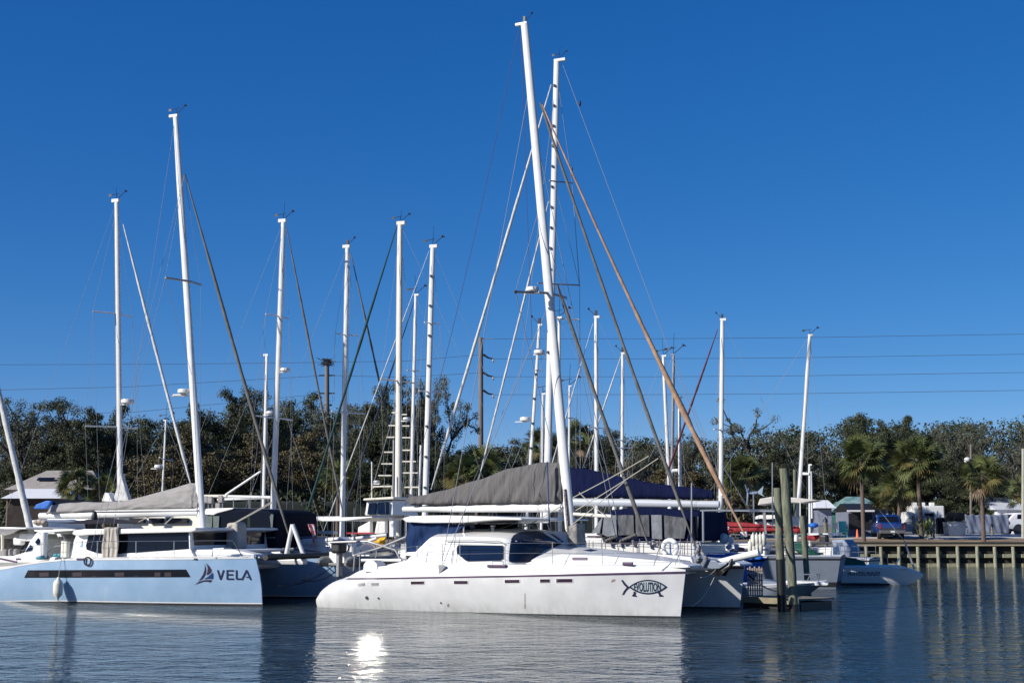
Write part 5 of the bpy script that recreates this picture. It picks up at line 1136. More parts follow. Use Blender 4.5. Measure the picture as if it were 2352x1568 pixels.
for pts in (((1410, 450), (1600, 350), (1600, 560), (1400, 560)), ((1700, 350), (1830, 350), (1830, 540), (1660, 560)), ((1890, 350), (1960, 350), (1960, 600), (1890, 600))): slab(f, z('M', *pts), 1.4, 1.7, .0, 1.8, 'white_panel', deckw, t, .03)
slab(f, z('M', (740, 505), (1040, 510), (1040, 560), (760, 545)), 1.3, 1.7, 0, 2, 'white_panel', cream, t, .03)
slab(f, z('M', (1230, 530), (1660, 530), (1660, 552), (1230, 552)), 1.3, 1.35, 0, 2, 'red_stripe', red, t, 0)
for px, py in ((1760, 790), (1580, 830)): MB().box(f.L(*z('M', (px, py)), .5), (.34, .2, .22)).build('deck_gear', grayl, t, True)
fl = thing('flag', 'small furled red and white striped flag on the cabin cruiser stern', 'flag', f.M @ f.L(*z('M', (700, 760)), -1.55) + f.o)
fc = mat('flag_cloth', (.55, .12, .15), .8, c2=(.6, .5, .5), vscale=9, contrast=(.45, .55))
MB().grid(lambda u, v: Vector(((u-.5)*(.2-.08*math.sin(5*v)) + .06*math.sin(4*v), .06*math.sin(9*u+4*v), v*.95)), 8, 14).build('cloth', fc, fl, 2)
MB().tube([(.18, .05, -.3), (.2, .05, 1.3)], .014, 5).build('staff', steel, fl)
f, t, H = hullboat('houseboat', 'boat wholly wrapped in a dark navy canvas enclosure behind the VELA foredeck', 'motor boat', 60, 430, 700, 1285, 4.2, navyd, None, -20)
slab(f, z('V', (430, 1010), (430, 480), (600, 440), (850, 400), (1200, 402), (1400, 425), (1490, 480), (1500, 1010)), -1.9, 1.9, .02, 1.8, 'enclosure', navyd, t, .12)
slab(f, z('V', (390, 490), (430, 400), (480, 395), (860, 385), (850, 405), (600, 470), (550, 498)), -1.95, 1.95, .02, 1.8, 'hardtop', deckw, t, .04)
for a, b in ((430, 535), (545, 640)): slab(f, z('V', (a, 512), (b, 512), (b-10, 690), (a, 690)), -1.96, -1.9, .02, 1.8, 'vinyl_window', mat('dim_vinyl', (.09, .12, .12), .4, var=.3), t, 0)
slab(f, z('V', (545, 830), (690, 800), (700, 1000), (545, 1000)), -2.0, -1.9, .02, 1.8, 'tarp_patch', navyl, t, .02)
slab(f, z('V', (1420, 520), (1440, 480), (1475, 490), (1460, 700), (1440, 700)), -1.96, -1.9, .02, 1.8, 'vinyl_window', MATS['dim_vinyl'], t, 0)
for px in (470, 530, 640, 690, 860, 1100): MB().tube([f.L(*z('V', (px, 400)), -1), f.L(*z('V', (px, 250)), -1)], .025, 5).build('roof_stanchion', alug, t, True)
MB().tube([f.L(*z('V', (410, 205)), -1), f.L(*z('V', (580, 205)), -1), f.L(*z('V', (760, 205)), -1)], .06, 6).build('roof_rail', cream, t, True)
for px, py in ((440, 260), (510, 265), (630, 370), (670, 250)): MB().box(f.L(*z('V', (px, py)), -1), (.22, .2, .3)).build('roof_gear', grayl, t, bevel=.03)
for px in (950, 1205): MB().tube([f.L(*z('V', (px, 845)), -2.1), f.L(*z('V', (px, 1010)), -2.1)], .018, 5).build('stanchion', steel, t, True)
MB().tube([f.L(*z('V', (940, 855)), -2.1), f.L(*z('V', (1500, 845)), -2.1)], .012, 5).build('lifeline', steel, t, True)
# left-edge boat with furled forestay
f, t, H = hullboat('sailboat', 'white sailboat cut by the left frame edge with a thick leaning furled sail', 'sailboat', 58, -260, 100, 1288, 4.6, gel, plum, -18)
furl(f.L(-130, 350), f.L(86, 1286), t, .13, furlw, s=0, bulge=[(0, .4), (.5, .8), (.9, 1.05), (1, .55)], seed=21)
MB().tube([f.L(-150, 300), f.L(-140, 1280)], .17, 12).build('mast', alu, t, True)
cover(f, [(-80, 1212), (0, 1213), (35, 1212), (67, 1218)], [(-80, 1232), (0, 1233), (30, 1236), (67, 1226)], 1.2, 0, 'awning', grayl, t, 14, .04, 3, 0, 5)
slab(f, z('L', (-60, 310), (-60, 290), (200, 292), (400, 305), (400, 318), (100, 325)), -1.6, 1.6, 0, 2, 'hardtop', gel, t, .03)
slab(f, z('L', (-300, 740), (180, 735), (370, 680), (460, 500), (560, 370), (600, 370), (700, 480), (720, 790), (540, 840), (-300, 840)), -1.5, 1.5, .1, 1.8, 'cabin', gel, t, .06)
slab(f, z('L', (385, 670), (470, 560), (500, 600), (480, 650)), -1.54, -1.48, .1, 1.8, 'cabin_window', glassb, t, 0); slab(f, z('L', (545, 520), (600, 460), (640, 520), (580, 570)), -1.54, -1.48, .1, 1.8, 'cabin_window', glassb, t, 0)
slab(f, z('L', (580, 390), (580, 350), (850, 370), (840, 400)), -1.5, 1.5, 0, 2, 'cabin_top', gel, t, .03)
slab(f, z('L', (-300, 420), (350, 430), (350, 640), (-300, 650)), 1.0, 1.6, 0, 2, 'cockpit_shade_slab', mat('cockpit_dark', (.05, .045, .04), .8, c2=(.2, .18, .15), vscale=5), t, .02)  # mottled dark slab; the cockpit's shade is in its colour
for px, py in ((295, 510), (60, 690), (220, 680), (500, 450), (390, 450)): MB().box(f.L(*z('L', (px, py)), -.9), (.42, .3, .3)).build('cockpit_gear', grayl if px < 280 else gel, t, bevel=.08)
MB().tube([f.L(*z('L', (38, 410)), -1.3), f.L(*z('L', (38, 650)), -1.3)], .06, 8).build('awning_post', cream, t, True)
slab(f, z('L', (-10, 765), (250, 820), (240, 840), (-10, 790)), -2.3, -2.2, 0, 2, 'hull_stripe', plum, t, 0)
f, t, H = hullboat('motor_boat', 'white flybridge boat with small blue awning at far left', 'motor boat', 63, 20, 280, 1287, 3.6, gel, None, -18)
slab(f, z('L', (440, 290), (450, 190), (600, 170), (740, 200), (750, 320), (460, 320)), -1.4, 1.4, .05, 2, 'flybridge', gel, t, .06)
slab(f, z('L', (440, 560), (445, 320), (1500, 320), (1500, 560)), -1.3, 1.3, .05, 2, 'cabin', deckw, t, .06)
slab(f, [(76, 1168), (82, 1158), (106, 1149), (117, 1150), (112, 1160), (104, 1168)], -.2, .2, 0, 2, 'blue_awning', bluec, t, .04)
slab(f, [(112, 1150), (121, 1146), (215, 1150), (210, 1156), (112, 1160)], 0, 1.4, 0, 2, 'dark_awning', navyd, t, .03)
slab(f, z('L', (660, 240), (735, 240), (735, 300), (660, 300)), -1.45, -1.4, .05, 2, 'window', black, t, .01)
for x, py in ((560, 215), (620, 210), (680, 215)): MB().ball(f.L(*z('L', (x, py)), -1.4), (.16, .12, .1), 8, 5).build('deck_gear', mat('deck_gear_tan', (.35, .28, .22), .7), t, True)
# right-hand boats
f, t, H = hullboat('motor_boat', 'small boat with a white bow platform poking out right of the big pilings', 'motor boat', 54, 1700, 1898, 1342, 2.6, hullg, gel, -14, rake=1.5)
slab(f, z('4', (1185, 1180), (1200, 1168), (1560, 1185), (1600, 1198), (1590, 1216), (1300, 1220), (1190, 1218)), -.55, .55, 0, .6, 'bow_platform', gel, t, .03)
MB().tube([f.L(*z('4', p), -.4) for p in ((1280, 1108), (1578, 1110))], .02, 6).build('pulpit', steel, t, True)
for a, b in (((1395, 1170), (1425, 1110)), ((1470, 1175), (1495, 1112)), ((1500, 1180), (1515, 1112)), ((1300, 1170), (1300, 1108))): MB().tube([f.L(*z('4', a), -.4), f.L(*z('4', b), -.4)], .016, 6).build('pulpit_post', steel, t, True)
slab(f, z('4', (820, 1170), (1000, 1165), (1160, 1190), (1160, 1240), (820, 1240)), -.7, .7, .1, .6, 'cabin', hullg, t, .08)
f, t, H = hullboat('trimaran', 'low white boat lettered WAVERUNNER with a green tarpaulin, moored before the bulkhead', 'sailboat', 70, 1895, 2118, 1303, 1.5, gel, None, -13, rake=-.15)
for ch in list(t.children): bpy.data.objects.remove(ch)
wsh = xz([f.L(x, y) for x, y in ((1900, 1300), (2050, 1301), (2075, 1305), (2100, 1312), (2120, 1322))]); wx0, wx1 = wsh[0][0]-3, wsh[-1][0]
H = Hull(lambda v: wx0, lambda v: wx1-1.5*(1-v)**1.3, lambda u: interp(wsh, wx0+(wx1-wx0)*u), .8, 0, z0=-.3)
H.hull('hull', gel, t, 40, 8); H.deck('deck', deckw, t, 0, .1); H.band('boot_stripe', boot, t, .22, .34, .006, 0, .9)
cover(f, [(1905, 1280), (1935, 1277), (1965, 1282), (1985, 1288), (1992, 1300)], [(1905, 1300), (1935, 1302), (1965, 1303), (1992, 1304)], .5, 0, 'tarpaulin', greenc, t, 16, .05, 6, .3, 9)
slab(f, [(1985, 1301), (1995, 1298), (2050, 1300), (2063, 1297), (2085, 1303), (2085, 1306), (1985, 1306)], -.4, .4, .1, 1, 'cabin', gel, t, .03)
vs, fs = textmesh('WAVERUNNER', .0); mbt = MB(); A = []
for x, y in vs:
    q = (1944+76*x+4*y, 1321.5-9.5*y); yy = 0
    for _ in range(5): p = f.L(q[0], q[1], yy); yy = H.side(p.x, p.z) - .03
    A.append((p.x, yy, p.z))
mbt.add(A, fs).build('lettering', black, t)
for a, b, r_ in (((2056, 1299), (2065, 1281), .04), ((2078, 1222+20), (2100, 1306), .0)):
    if r_: MB().tube([f.L(*a), f.L(*b)], r_, 6).build('cleat_post', steel, t, True)
MB().tube([f.L(2100, 1306), f.L(2078, 1243)], .05, 6).build('folded_pole', alug, t, True); wire_(f.L(2078, 1243), f.L(2021, 1172), t, .014)
for x in (1930, 1992, 2023, 2040): MB().tube([f.L(x, 1303, -.5), f.L(x-2, 1278, -.5)], .016, 5).build('stanchion', steel, t, True)
MB().tube([f.L(1925, 1278, -.5), f.L(2025, 1279, -.5)], .01, 5).build('lifeline', steel, t, True)
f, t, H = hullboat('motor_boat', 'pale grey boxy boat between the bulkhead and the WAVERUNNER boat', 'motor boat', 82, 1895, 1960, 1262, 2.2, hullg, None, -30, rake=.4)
slab(f, z('5', (190, 850), (320, 842), (400, 945), (395, 1030), (230, 1012)), -.9, .9, .05, 1.4, 'covered_console', mat('pale_grey_cover', (.26, .3, .38), .7, var=.1), t, .06)
slab(f, z('5', (240, 880), (300, 872), (310, 900), (250, 910)), -.93, -.88, .05, 1.4, 'cover_window', mat('dim_blue', (.06, .09, .15), .5), t, 0)
f, t, H = hullboat('sailboat', 'low blue-hulled boat under a bright blue cover beyond the EVOLUTION bow', 'boat', 57, 1600, 1762, 1287, 2.2, bluehull, navy, -16, rake=1.2)
slab(f, z('P', (70, 970), (100, 905), (300, 895), (560, 880), (620, 885), (900, 920), (990, 960), (940, 990), (300, 990)), -.8, .8, .25, 1.3, 'blue_cover', bluec, t, .06)
for a, b in (((150, 885), (780, 875)), ((170, 800), (380, 860)), ((640, 750), (60, 740))): MB().tube([f.L(*z('P', a), -.9), f.L(*z('P', b), -.9)], .02, 5).build('rail', gel, t, True)
for px, py, r_, m_ in ((390, 665, .2, fender_m), (470, 790, .14, hullb), (590, 790, .14, hullb), (500, 690, .16, gel), (250, 680, .14, cream), (700, 600, .17, gel), (520, 855, .12, tanc), (660, 835, .15, mat('pink_cloth', (.45, .12, .13), .8))):
    q = f.L(*z('P', (px, py)), .6)
    if px == 390: MB().ball(q, (r_, r_, r_*1.1), 14, 9).build('buoy', m_, t, True)
    else: MB().box(q, (r_*1.7, r_*1.4, r_*1.3), Matrix.Rotation(px*.7, 3, 'Y')).build('deck_gear', m_, t, bevel=.04)
# hanging fenders, individually
for i, (px, py, nm) in enumerate(((845, 690, 'upper'), (900, 690, 'upper'), (955, 690, 'upper'), (1005, 680, 'upper'), (800, 790, 'lower'), (850, 850, 'lower'), (905, 790, 'lower'), (960, 800, 'lower'))):
    q = at(*z('P', (px, py)), 62); t = thing('fender', 'cream fender on the rack left of the pilings, %s row, %s from left' % (nm, ('first', 'second', 'third', 'fourth')[i % 4]), 'fender', q, 0, 'cream fenders on the rack')
    MB().lathe((0, 0, 0), [(.03, -.3), (.1, -.24), (.11, 0), (.1, .2), (.03, .27), (.02, .34)], 10).build('fender_body', fender_m, t, True)
q = at(*z('P', (920, 640)), 62.1); t = thing('fender_rack', 'grey pipe rack holding two rows of cream fenders', 'rack', q)
for dz in (.1, -.55): MB().tube([(-1.2, 0, dz), (1.4, 0, dz)], .03, 6).build('pipe', alug, t, True)
for x_ in (-1.2, 1.4): MB().tube([(x_, 0, .1), (x_, 0, -q.z)], .04, 6).build('post', alug, t, True)
# ---- pilings and dock
def pile(label, top, bot, Y, w_, lean=0, dark=None, capm=None, m=None):
    a = at(top[0], top[1], Y); b = at(bot[0], bot[1], Y); d_ = b-a; b = a + d_*((-1.2-a.z)/d_.z); r = pxlen(w_, Y)/2
    t = thing('piling', label, 'piling', (b.x, Y, 0), 0, 'mooring pilings'); b0 = Vector((b.x, Y, 0))
    rnd = random.Random(int(top[0])); pts = [b.lerp(a, i/10)-b0 + Vector((rnd.uniform(-.012, .012), 0, 0)) for i in range(11)]
    MB().tube(pts, [r*1.12, r*1.1]+[r*rnd.uniform(.97, 1.04) for _ in range(9)], 16).build('post', m or pile_m, t, True)
    if dark: 
        k1 = (dark-a.z)/(b.z-a.z); c_ = a.lerp(b, k1); MB().tube([b-b0, c_-b0], r*1.16, 16).build('wet_sleeve', wet, t, True)
    if capm: MB().lathe(a-b0, [(r*1.3, 0), (r*1.2, .1), (.02, .3)], 12).build('cap', capm, t, True)
    return t
pile('tallest greenish wooden piling of the pair right of the white catamaran', (1801, 1075), (1824, 1398), 47.8, 21, dark=.25)
pile('shorter piling with a black lower half left of the tallest piling', (1786, 1120), (1797, 1402), 48.4, 18.5, dark=1.72)
pile('weathered piling standing apart to the right of the tall pair', (1843, 1184), (1854, 1335), 60, 13.5, dark=.2)
pile('slim grey piling behind the tallest piling', (1825, 1078), (1828, 1240), 72, 8)
pile('piling with a pointed black cap in front of the grey hut', (1896, 1198), (1897, 1240), 92, 9, capm=black)
pile('yellow-green piling in front of the navy enclosed boat', (571.5, 1187), (571.5, 1262), 56.5, 6, m=mat('mossy_pile', (.24, .27, .1), .85, var=.3, vscale=4))
pile('pale piling behind the middle boats left of the flag', (720, 1176), (720, 1230), 86, 6, m=wood)
dk = thing('dock', 'low wooden finger dock at the foot of the big pilings', 'dock', (0, 0, 0)); dz = .34
a = at(1700, 1372, 50.5); b = at(1838, 1372, 48.6); dv = (b-a).normalized(); nv = Vector((-dv.y, dv.x, 0)); L = (b-a).length
for i in range(20):
    c = a + dv*(L*(i+.5)/20) + nv*.0; c.z = dz; MB().box((0, 0, 0), (L/20-.015, 2.0, .05), Matrix.Rotation(math.atan2(dv.y, dv.x), 3, 'Z')).build('plank', wood, dk).location = c + nv*1.0
MB().box((0, 0, 0), (L, .1, .2), Matrix.Rotation(math.atan2(dv.y, dv.x), 3, 'Z')).build('fascia', mat('dock_fascia', (.25, .22, .15), .9, var=.3), dk).location = Vector((*((a+b)/2 - nv*.06).xy, dz-.06))
MB().box((0, 0, 0), (L*.96, 1.8, .4), Matrix.Rotation(math.atan2(dv.y, dv.x), 3, 'Z')).build('float', black, dk).location = Vector((*((a+b)/2 + nv*1.0).xy, .05))
pl = at(1734, 1335, 50.2); t = thing('fender_board', 'tan slatted fender board standing between the white catamaran and the pilings', 'board', (pl.x, 50.2, 0), R(-8))
w2_, h2 = pxlen(36, 50.2), pxlen(66, 50.2); zb = at(0, 1372, 50.2).z
slm = mat('slat_tan', (.42, .34, .27), .8, var=.3, vscale=5)
for i in range(7): MB().box((-w2_/2+w2_*(i+.5)/7, 0, zb+h2/2+.06*(i % 2)), (w2_/7-.02, .05, h2)).build('slat', slm, t, bevel=.01)
for i in range(6): MB().box((0, -.03, zb+h2*(i+.5)/6), (w2_, .015, .025)).build('batten', mat('batten_dark', (.12, .1, .1), .8), t)
# mooring lines between piles and boats
def line(a, b, Ya, Yb, label, sag=.2, r=.016, m=rope):
    A, B = at(*a, Ya), at(*b, Yb); o = MB().tube([A.lerp(B, t/8)-Vector((0, 0, sag*4*(t/8)*(1-t/8))) for t in range(9)], r, 6).build('mooring_line', m, None, True); tag(o, label, 'rope', 'mooring lines')
line(z('P', (770, 1215)), z('P', (1240, 1480)), 49.3, 48.4, 'dark mooring line from the far bow of the white catamaran to the shorter piling', .12, .03, roped)
line((690, 1330), (800, 1283), 53, 55, 'dark mooring line crossing the shaded hull of the pale blue catamaran', .35, .02, roped)
# ================================================================== far shore: utility poles, houses, vehicles
def wpost(name, label, px, top, bot, Y, wpx, m, cat, zb=None, extra=None, group=None):
    a, b = at(px if not isinstance(px, tuple) else px[0], top, Y), at(px if not isinstance(px, tuple) else px[1], bot, Y); zb = 0 if zb is None else zb
    d = (b-a); 
    if abs(d.z) > .1 and zb is not None: b = a + d*((zb-a.z)/d.z)
    t = thing(name, label, cat, b, 0, group); r = pxlen(wpx, Y)/2
    MB().tube([(0, 0, 0), (a-b)*.5, a-b], [r*1.1, r*1.03, r*.93], 14).build('pole' if 'pole' in name else 'post', m, t, True)
    return t, a-b
t, tv = wpost('utility_pole', 'brown utility pole with four curved arms rising from the gap in the trees', 1104.5, 775, 1040, 150, 11, greywood, 'utility pole', 2.2)
arms = []
for y_, l in ((823, 25), (864, 25), (905, 25)):
    a = at(1110, y_-9, 150) - t.location; e = at(1133, y_+1, 150) - t.location
    MB().tube([a, a.lerp(e, .5)+Vector((0, 0, -.12)), e], [.13, .1, .07], 6).build('arm', black, t, True); arms.append(e)
    MB().lathe(e+Vector((0, 0, -.1)), [(.05, -.3), (.1, -.2), (.1, 0), (.05, .1)], 8).build('insulator', alug, t, True)
a = at(1107, 778, 150)-t.location; e = at(1133, 778, 150)-t.location; MB().tube([a, e], .04, 5).build('arm', alug, t, True)
t, tv = wpost('lamp_pole', 'wooden pole topped with a dark bird nest platform', 751, 832, 1000, 150, 11, greywood, 'pole', gz)
nb_ = MB(); rnd = random.Random(2)
for i in range(140):
    a = rnd.uniform(0, 6.28); q = tv + Vector((rnd.gauss(0, .25), rnd.gauss(0, .25), rnd.uniform(-.35, .35))); nb_.tube([q, q+Vector((math.cos(a)*.45, math.sin(a)*.45, rnd.uniform(-.12, .12)))], .03, 3)
nb_.build('nest', mat('nest_sticks', (.05, .045, .035), .95, var=.4), t)
for y_ in (862, 903):
    q = at(751, y_, 150) - t.location; MB().box(q, (1.7, .14, .14)).build('cross_arm', black, t)
t, _ = wpost('utility_pole', 'pale pole cut by the right frame edge', 2350, 1030, 1240, 112, 7, mat('pale_pole', (.4, .4, .34), .85, var=.2), 'utility pole', gz)
t, _ = wpost('utility_pole', 'thin utility pole with white transformer behind the oaks at right', 2230, 1020, 1240, 124, 5, greywood, 'utility pole', gz)
MB().lathe(at(2222, 1060, 124)-t.location, [(.25, -.4), (.27, .3), (.1, .4)], 12).build('transformer', gel, t, True)
# power lines: five long spans
def span(pts, Y, label, r=.022):
    P = [at(x, y, Y) for x, y in pts]
    o = MB().tube(P, r, 5).build('power_line', mat('line_wire', (.05, .055, .06), .6), None, True); tag(o, label, 'cable', 'power lines crossing the sky'); return o
names = ['topmost', 'second from the top', 'third from the top', 'lowest']
for i, (l, r_) in enumerate((((1133, 778), (2500, 765)), ((1133, 824), (2500, 811)), ((1133, 865), (2500, 853)), ((1133, 906), (2500, 894)))):
    mid = ((l[0]+r_[0])/2, (l[1]+r_[1])/2+4)
    span([l, (1500, interp([l, mid, r_], 1500)+1), mid, (2150, interp([mid, r_], 2150)), r_], 150, names[i]+' of the four lines running right from the brown utility pole')
for i, (l, m2, r_) in enumerate((((-150, 838), (400, 836), (751, 832)), ((-150, 899), (300, 888), (751, 862)), ((-150, 953), (300, 947), (751, 903)))):
    span([l, m2, r_], 150, ('upper', 'middle', 'lower')[i]+' line running left from the nest pole')
for i, (l, m2, r_) in enumerate((((751, 832), (930, 829), (1100, 815)), ((751, 862), (930, 866), (1100, 856)))):
    span([l, m2, r_], 150, ('upper', 'lower')[i]+' line between the nest pole and the brown utility pole')

def house(name, label, Y, x0, x1, eave, ridge, base, dep, wall, roofm, cat='house', ov=8, gable=False, hip=0):
    a, b = at(x0, eave, Y), at(x1, eave, Y); zr = at(x0, ridge, Y+dep/2).z; t = thing(name, label, cat, ((a.x+b.x)/2, Y, gzf(Y)))
    w = (b.x-a.x)/2; he = a.z-gzf(Y); hr = zr-gzf(Y); o = pxlen(ov, Y)
    MB().box((0, dep/2, he/2), (2*w, dep, he)).build('wall', wall, t)
    if gable:   # gable end faces the water
        A = [(-w-o, -.4, he-.05), (w+o, -.4, he-.05), (0, -.4, hr)]; B = [(x, dep+.4, z_) for x, y, z_ in A]
    else:
        A = [(-w-o, -.6, he-.08), (-w-o, dep+.6, he-.08), (-w-o+hip, dep/2, hr)]; B = [(-x, y, z_) for x, y, z_ in A]
    MB().prism([Vector(q) for q in A], [Vector(q) for q in B]).build('roof', roofm, t)
    return t, w, he, dep
shing = mat('beige_shingles', (.36, .33, .3), .9, var=.2, vscale=2, bump=.02, bscale=6)
wroof = mat('white_metal_roof', (.75, .76, .78), .5, var=.08)
dim = mat('dim_beige_wall', (.2, .16, .12), .9, var=.2)
t, w, he, dp = house('house', 'single-storey house with beige shingle roof at the far left', 118, 22, 235, 1122, 1080, 1236, 7, dim, shing, hip=2.2)
slt = MB().box((-w+2.6, 1.2, he+.85), (1.4, .5, .08), Matrix.Rotation(R(25), 3, 'X')).build('skylight', glass, t)
for xx in (-w+.5, -w+1.6): MB().box((xx, -.02, he*.5), (.8, .06, 1.1)).build('window', glass, t)
t, w, he, dp = house('carport', 'white-roofed carport in front of the beige house', 115, 15, 160, 1142, 1122, 1236, 4, dim, wroof, 'carport', hip=.8)
MB().box((0, -.03, he*.5), (w*1.9, .05, he*.98)).build('carport_shade_panel', mat('painted_interior_shade', (.04, .03, .025), .9, var=.5, vscale=2), t)  # dark panel over the front wall paints in the carport's shade
gr = mat('green_metal_roof', (.05, .16, .14), .5, c2=(.25, .36, .36), vscale=1.6)
t, w, he, dp = house('cottage', 'cottage with weathered green roof behind the palms', 121, 1935, 2030, 1172, 1140, 1236, 6, mat('teal_wall', (.02, .1, .09), .9, var=.3), gr, hip=1.5, ov=12)
for xx in (-w*.5, w*.3): MB().box((xx, -.03, he*.55), (.9, .06, .8)).build('window', glass, t)
t, w, he, dp = house('bait_shop', 'low grey building with a dark sloping roof and porch posts', 116, 1951, 2035, 1170, 1156, 1236, 5, mat('grey_wall', (.16, .18, .24), .8, var=.2), black, 'building', ov=4)
for xx in (-w*.75, -w*.1): MB().box((xx, -.03, he*.55), (.95, .06, 1.3)).build('window', black, t, label=None)
for xx in (-w*.42,): MB().box((xx, -.7, he/2), (.16, .16, he)).build('porch_post', gel, t)
MB().box((-w*.5, -.7, he-.1), (2.2, .2, .14)).build('porch_beam', gel, t)
t, w, he, dp = house('hut', 'small grey hut with bright white roof right of the slanting mast', 112, 1878, 1910, 1164, 1148, 1236, 2.4, mat('grey_screen', (.2, .22, .28), .7, var=.25, vscale=3), wroof, 'hut', hip=.3)
MB().box((0, -.02, he*.66), (w*1.9, .04, he*.5)).build('screen', mat('grey_tarp', (.24, .27, .36), .6, var=.2, vscale=4, bump=.03, bscale=5), t)
MB().box((0, -.02, he*.2), (w*1.9, .05, he*.3)).build('counter', mat('grey_counter', (.24, .22, .2), .8, var=.4, vscale=6), t)
t, w, he, dp = house('far_house', 'white house half hidden behind the oaks at the right edge', 131, 2290, 2420, 1168, 1142, 1236, 8, mat('white_wall', (.7, .72, .75), .8, var=.1), mat('pale_roof', (.5, .52, .56), .8), 'house')
# tarpaulin fences
tarp = mat('blue_grey_tarp', (.17, .2, .28), .55, c2=(.09, .11, .16), vscale=1.2, bump=.05, bscale=1.5, stretch=(1.5, 1, .8))
def fence(label, x0, x1, yt, Y, m, n=6, amp=.06, name='tarpaulin_fence'):
    a, b = at(x0, yt, Y), at(x1, yt, Y); t = thing(name, label, 'fence', (a.x, Y, gzf(Y))); L = b.x-a.x; h = a.z-gzf(Y)
    o = MB().grid(lambda u, v: Vector((L*u, amp*math.sin(u*37+v*3)*math.sin(v*3+u*9), .06+(h-.06-.05*math.sin(u*n*math.pi)**2)*v)), 60, 10).build('panel', m, t, 2); s_ = o.modifiers.new('t', 'SOLIDIFY'); s_.thickness = .02
    for i in range(n+1): MB().tube([(L*i/n, .08, 0), (L*i/n, .08, h+.05)], .04, 6).build('post', alug, t, True)
fence('blue-grey tarpaulin fence behind the white SUV and right palm', 2218, 2316, 1181, 119, tarp)
fence('blue-grey tarpaulin fence between the yucca bush and the dark tarpaulin', 2096, 2150, 1184, 118.2, tarp, 3)
fence('crumpled black tarpaulin screen left of the dumpster', 2149, 2174, 1187, 117, mat('black_tarp', (.012, .015, .025), .35, var=.3, bump=.12, bscale=2), 2, .12)
fence('dark green mesh fence on the left shore behind the middle boats', 420, 1010, 1150, 110, mat('dark_mesh', (.012, .02, .018), .9, var=.5, vscale=1), 12, name='mesh_fence')
fence('dark mesh fence behind the dark grey sail cover and navy cover', 1040, 1700, 1165, 110, MATS['dark_mesh'], 14, name='mesh_fence')
# camper
p = at(2136, 1190, 119); t = thing('camper', 'white camper trailer parked behind the yucca bush', 'camper', (p.x, 119.5, 2.2)); ht = at(2136, 1161, 119.5).z-2.2
MB().box((.1, 1.2, ht/2+.25), (2.6, 2.4, ht-.5)).build('body', gel, t, bevel=.1); MB().box((-1.5, 1.2, ht*.45), (.7, 2.2, ht*.7)).build('nose', gel, t, bevel=.15)
for xx in (-.8, -.1, .7): MB().box((xx, 1.2, ht+.15), (.42, .4, .3)).build('roof_vent', gel, t, bevel=.06)
for xx in (-.5, .8): MB().lathe((xx, -.02, .33), [(.33, -.1), (.33, .12)], 16, 'y').build('wheel', tyre_m, t, True)
MB().box((.1, -.01, ht*.65), (.8, .04, .45)).build('window', glass, t)
# dumpster
p = at(2199, 1225, 115); t = thing('dumpster', 'pale grey dumpster with ribbed black lid', 'dumpster', (p.x, 115, gzf(115))); w_ = pxlen(42, 115); h_ = at(0, 1198, 115).z-gzf(115)
A = [Vector((-w_*.44, 0, .05)), Vector((w_*.46, 0, .05)), Vector((w_*.48, 0, h_)), Vector((-w_*.5, 0, h_))]; MB().prism(A, [a+Vector((0, 1.4, 0)) for a in A]).build('bin', mat('dumpster_grey', (.52, .53, .54), .7, var=.25, vscale=2), t, bevel=.03)
for xx in (-w_*.24, w_*.26):
    l_ = MB().box((xx, .7, h_+.3), (w_*.46, 1.35, .05), Matrix.Rotation(R(-38), 3, 'X')); 
    for k in range(7): l_.box((xx-w_*.2+w_*.067*k, .68, h_+.35), (.04, 1.3, .05), Matrix.Rotation(R(-38), 3, 'X'))
    l_.build('lid', mat('dark_lid', (.03, .035, .045), .5), t)
MB().box((0, -.02, h_+.0), (w_*1.02, .1, .08)).build('rim', alug, t); MB().box((-.05, -.03, h_-.22), (.38, .03, .2)).build('sticker', gel, t)
for s_ in (-1, 1): MB().box((s_*w_*.55, .4, h_*.65), (.16, .5, .16)).build('lift_sleeve', alug, t)
# posts, bollard, cone, chairs
def post(label, px, top, bot, Y, wpx, m, capm=None, name='bollard'):
    a, b = at(px, top, Y), at(px, bot, Y); t = thing(name, label, 'post', b); r = pxlen(wpx, Y)/2; h = a.z-b.z
    MB().tube([(0, 0, -.1), (0, 0, h)], r, 12).build('post', m, t, True)
    if capm: MB().lathe((0, 0, h), [(r*1.5, 0), (r*1.2, .08), (.02, .28)], 12).build('cap', capm, t, True)
post('green-grey wooden post with flat top right of the yucca bush', 2145, 1203, 1235, 110.5, 5, pile_m)
post('short brown post left of the white SUV at the road edge', 2279, 1209, 1225, 113.5, 5, wood, black)
t = thing('traffic_cone', 'orange traffic cone by the white porch post', 'traffic cone', at(1969, 1221, 112.6)); t.location.z = gzf(112.6)+.01; t.scale = (.72, .72, .68)
MB().lathe((0, 0, 0), [(.24, 0), (.24, .03), (.16, .05), (.11, .5), (.05, .95), (.03, .97)], 14).build('cone', orange, t, True)
p = at(1936, 1215, 113); t = thing('garden_chair', 'turquoise plastic chair beside the grey hut', 'chair', (p.x, 113, gzf(113))); tq = mat('turquoise', (.1, .6, .52), .5)
MB().box((0, .0, .42), (.6, .55, .06)).build('seat', tq, t, bevel=.01); MB().box((.05, .3, .85), (.6, .06, .9), Matrix.Rotation(R(-14), 3, 'X')).build('backrest', tq, t, bevel=.02)
for sx in (-.26, .26):
    for sy in (-.24, .24): MB().box((sx, sy, .2), (.06, .06, .42)).build('leg', tq, t)
    MB().box((sx*1.1, 0, .64), (.09, .6, .04)).build('armrest', tq, t)
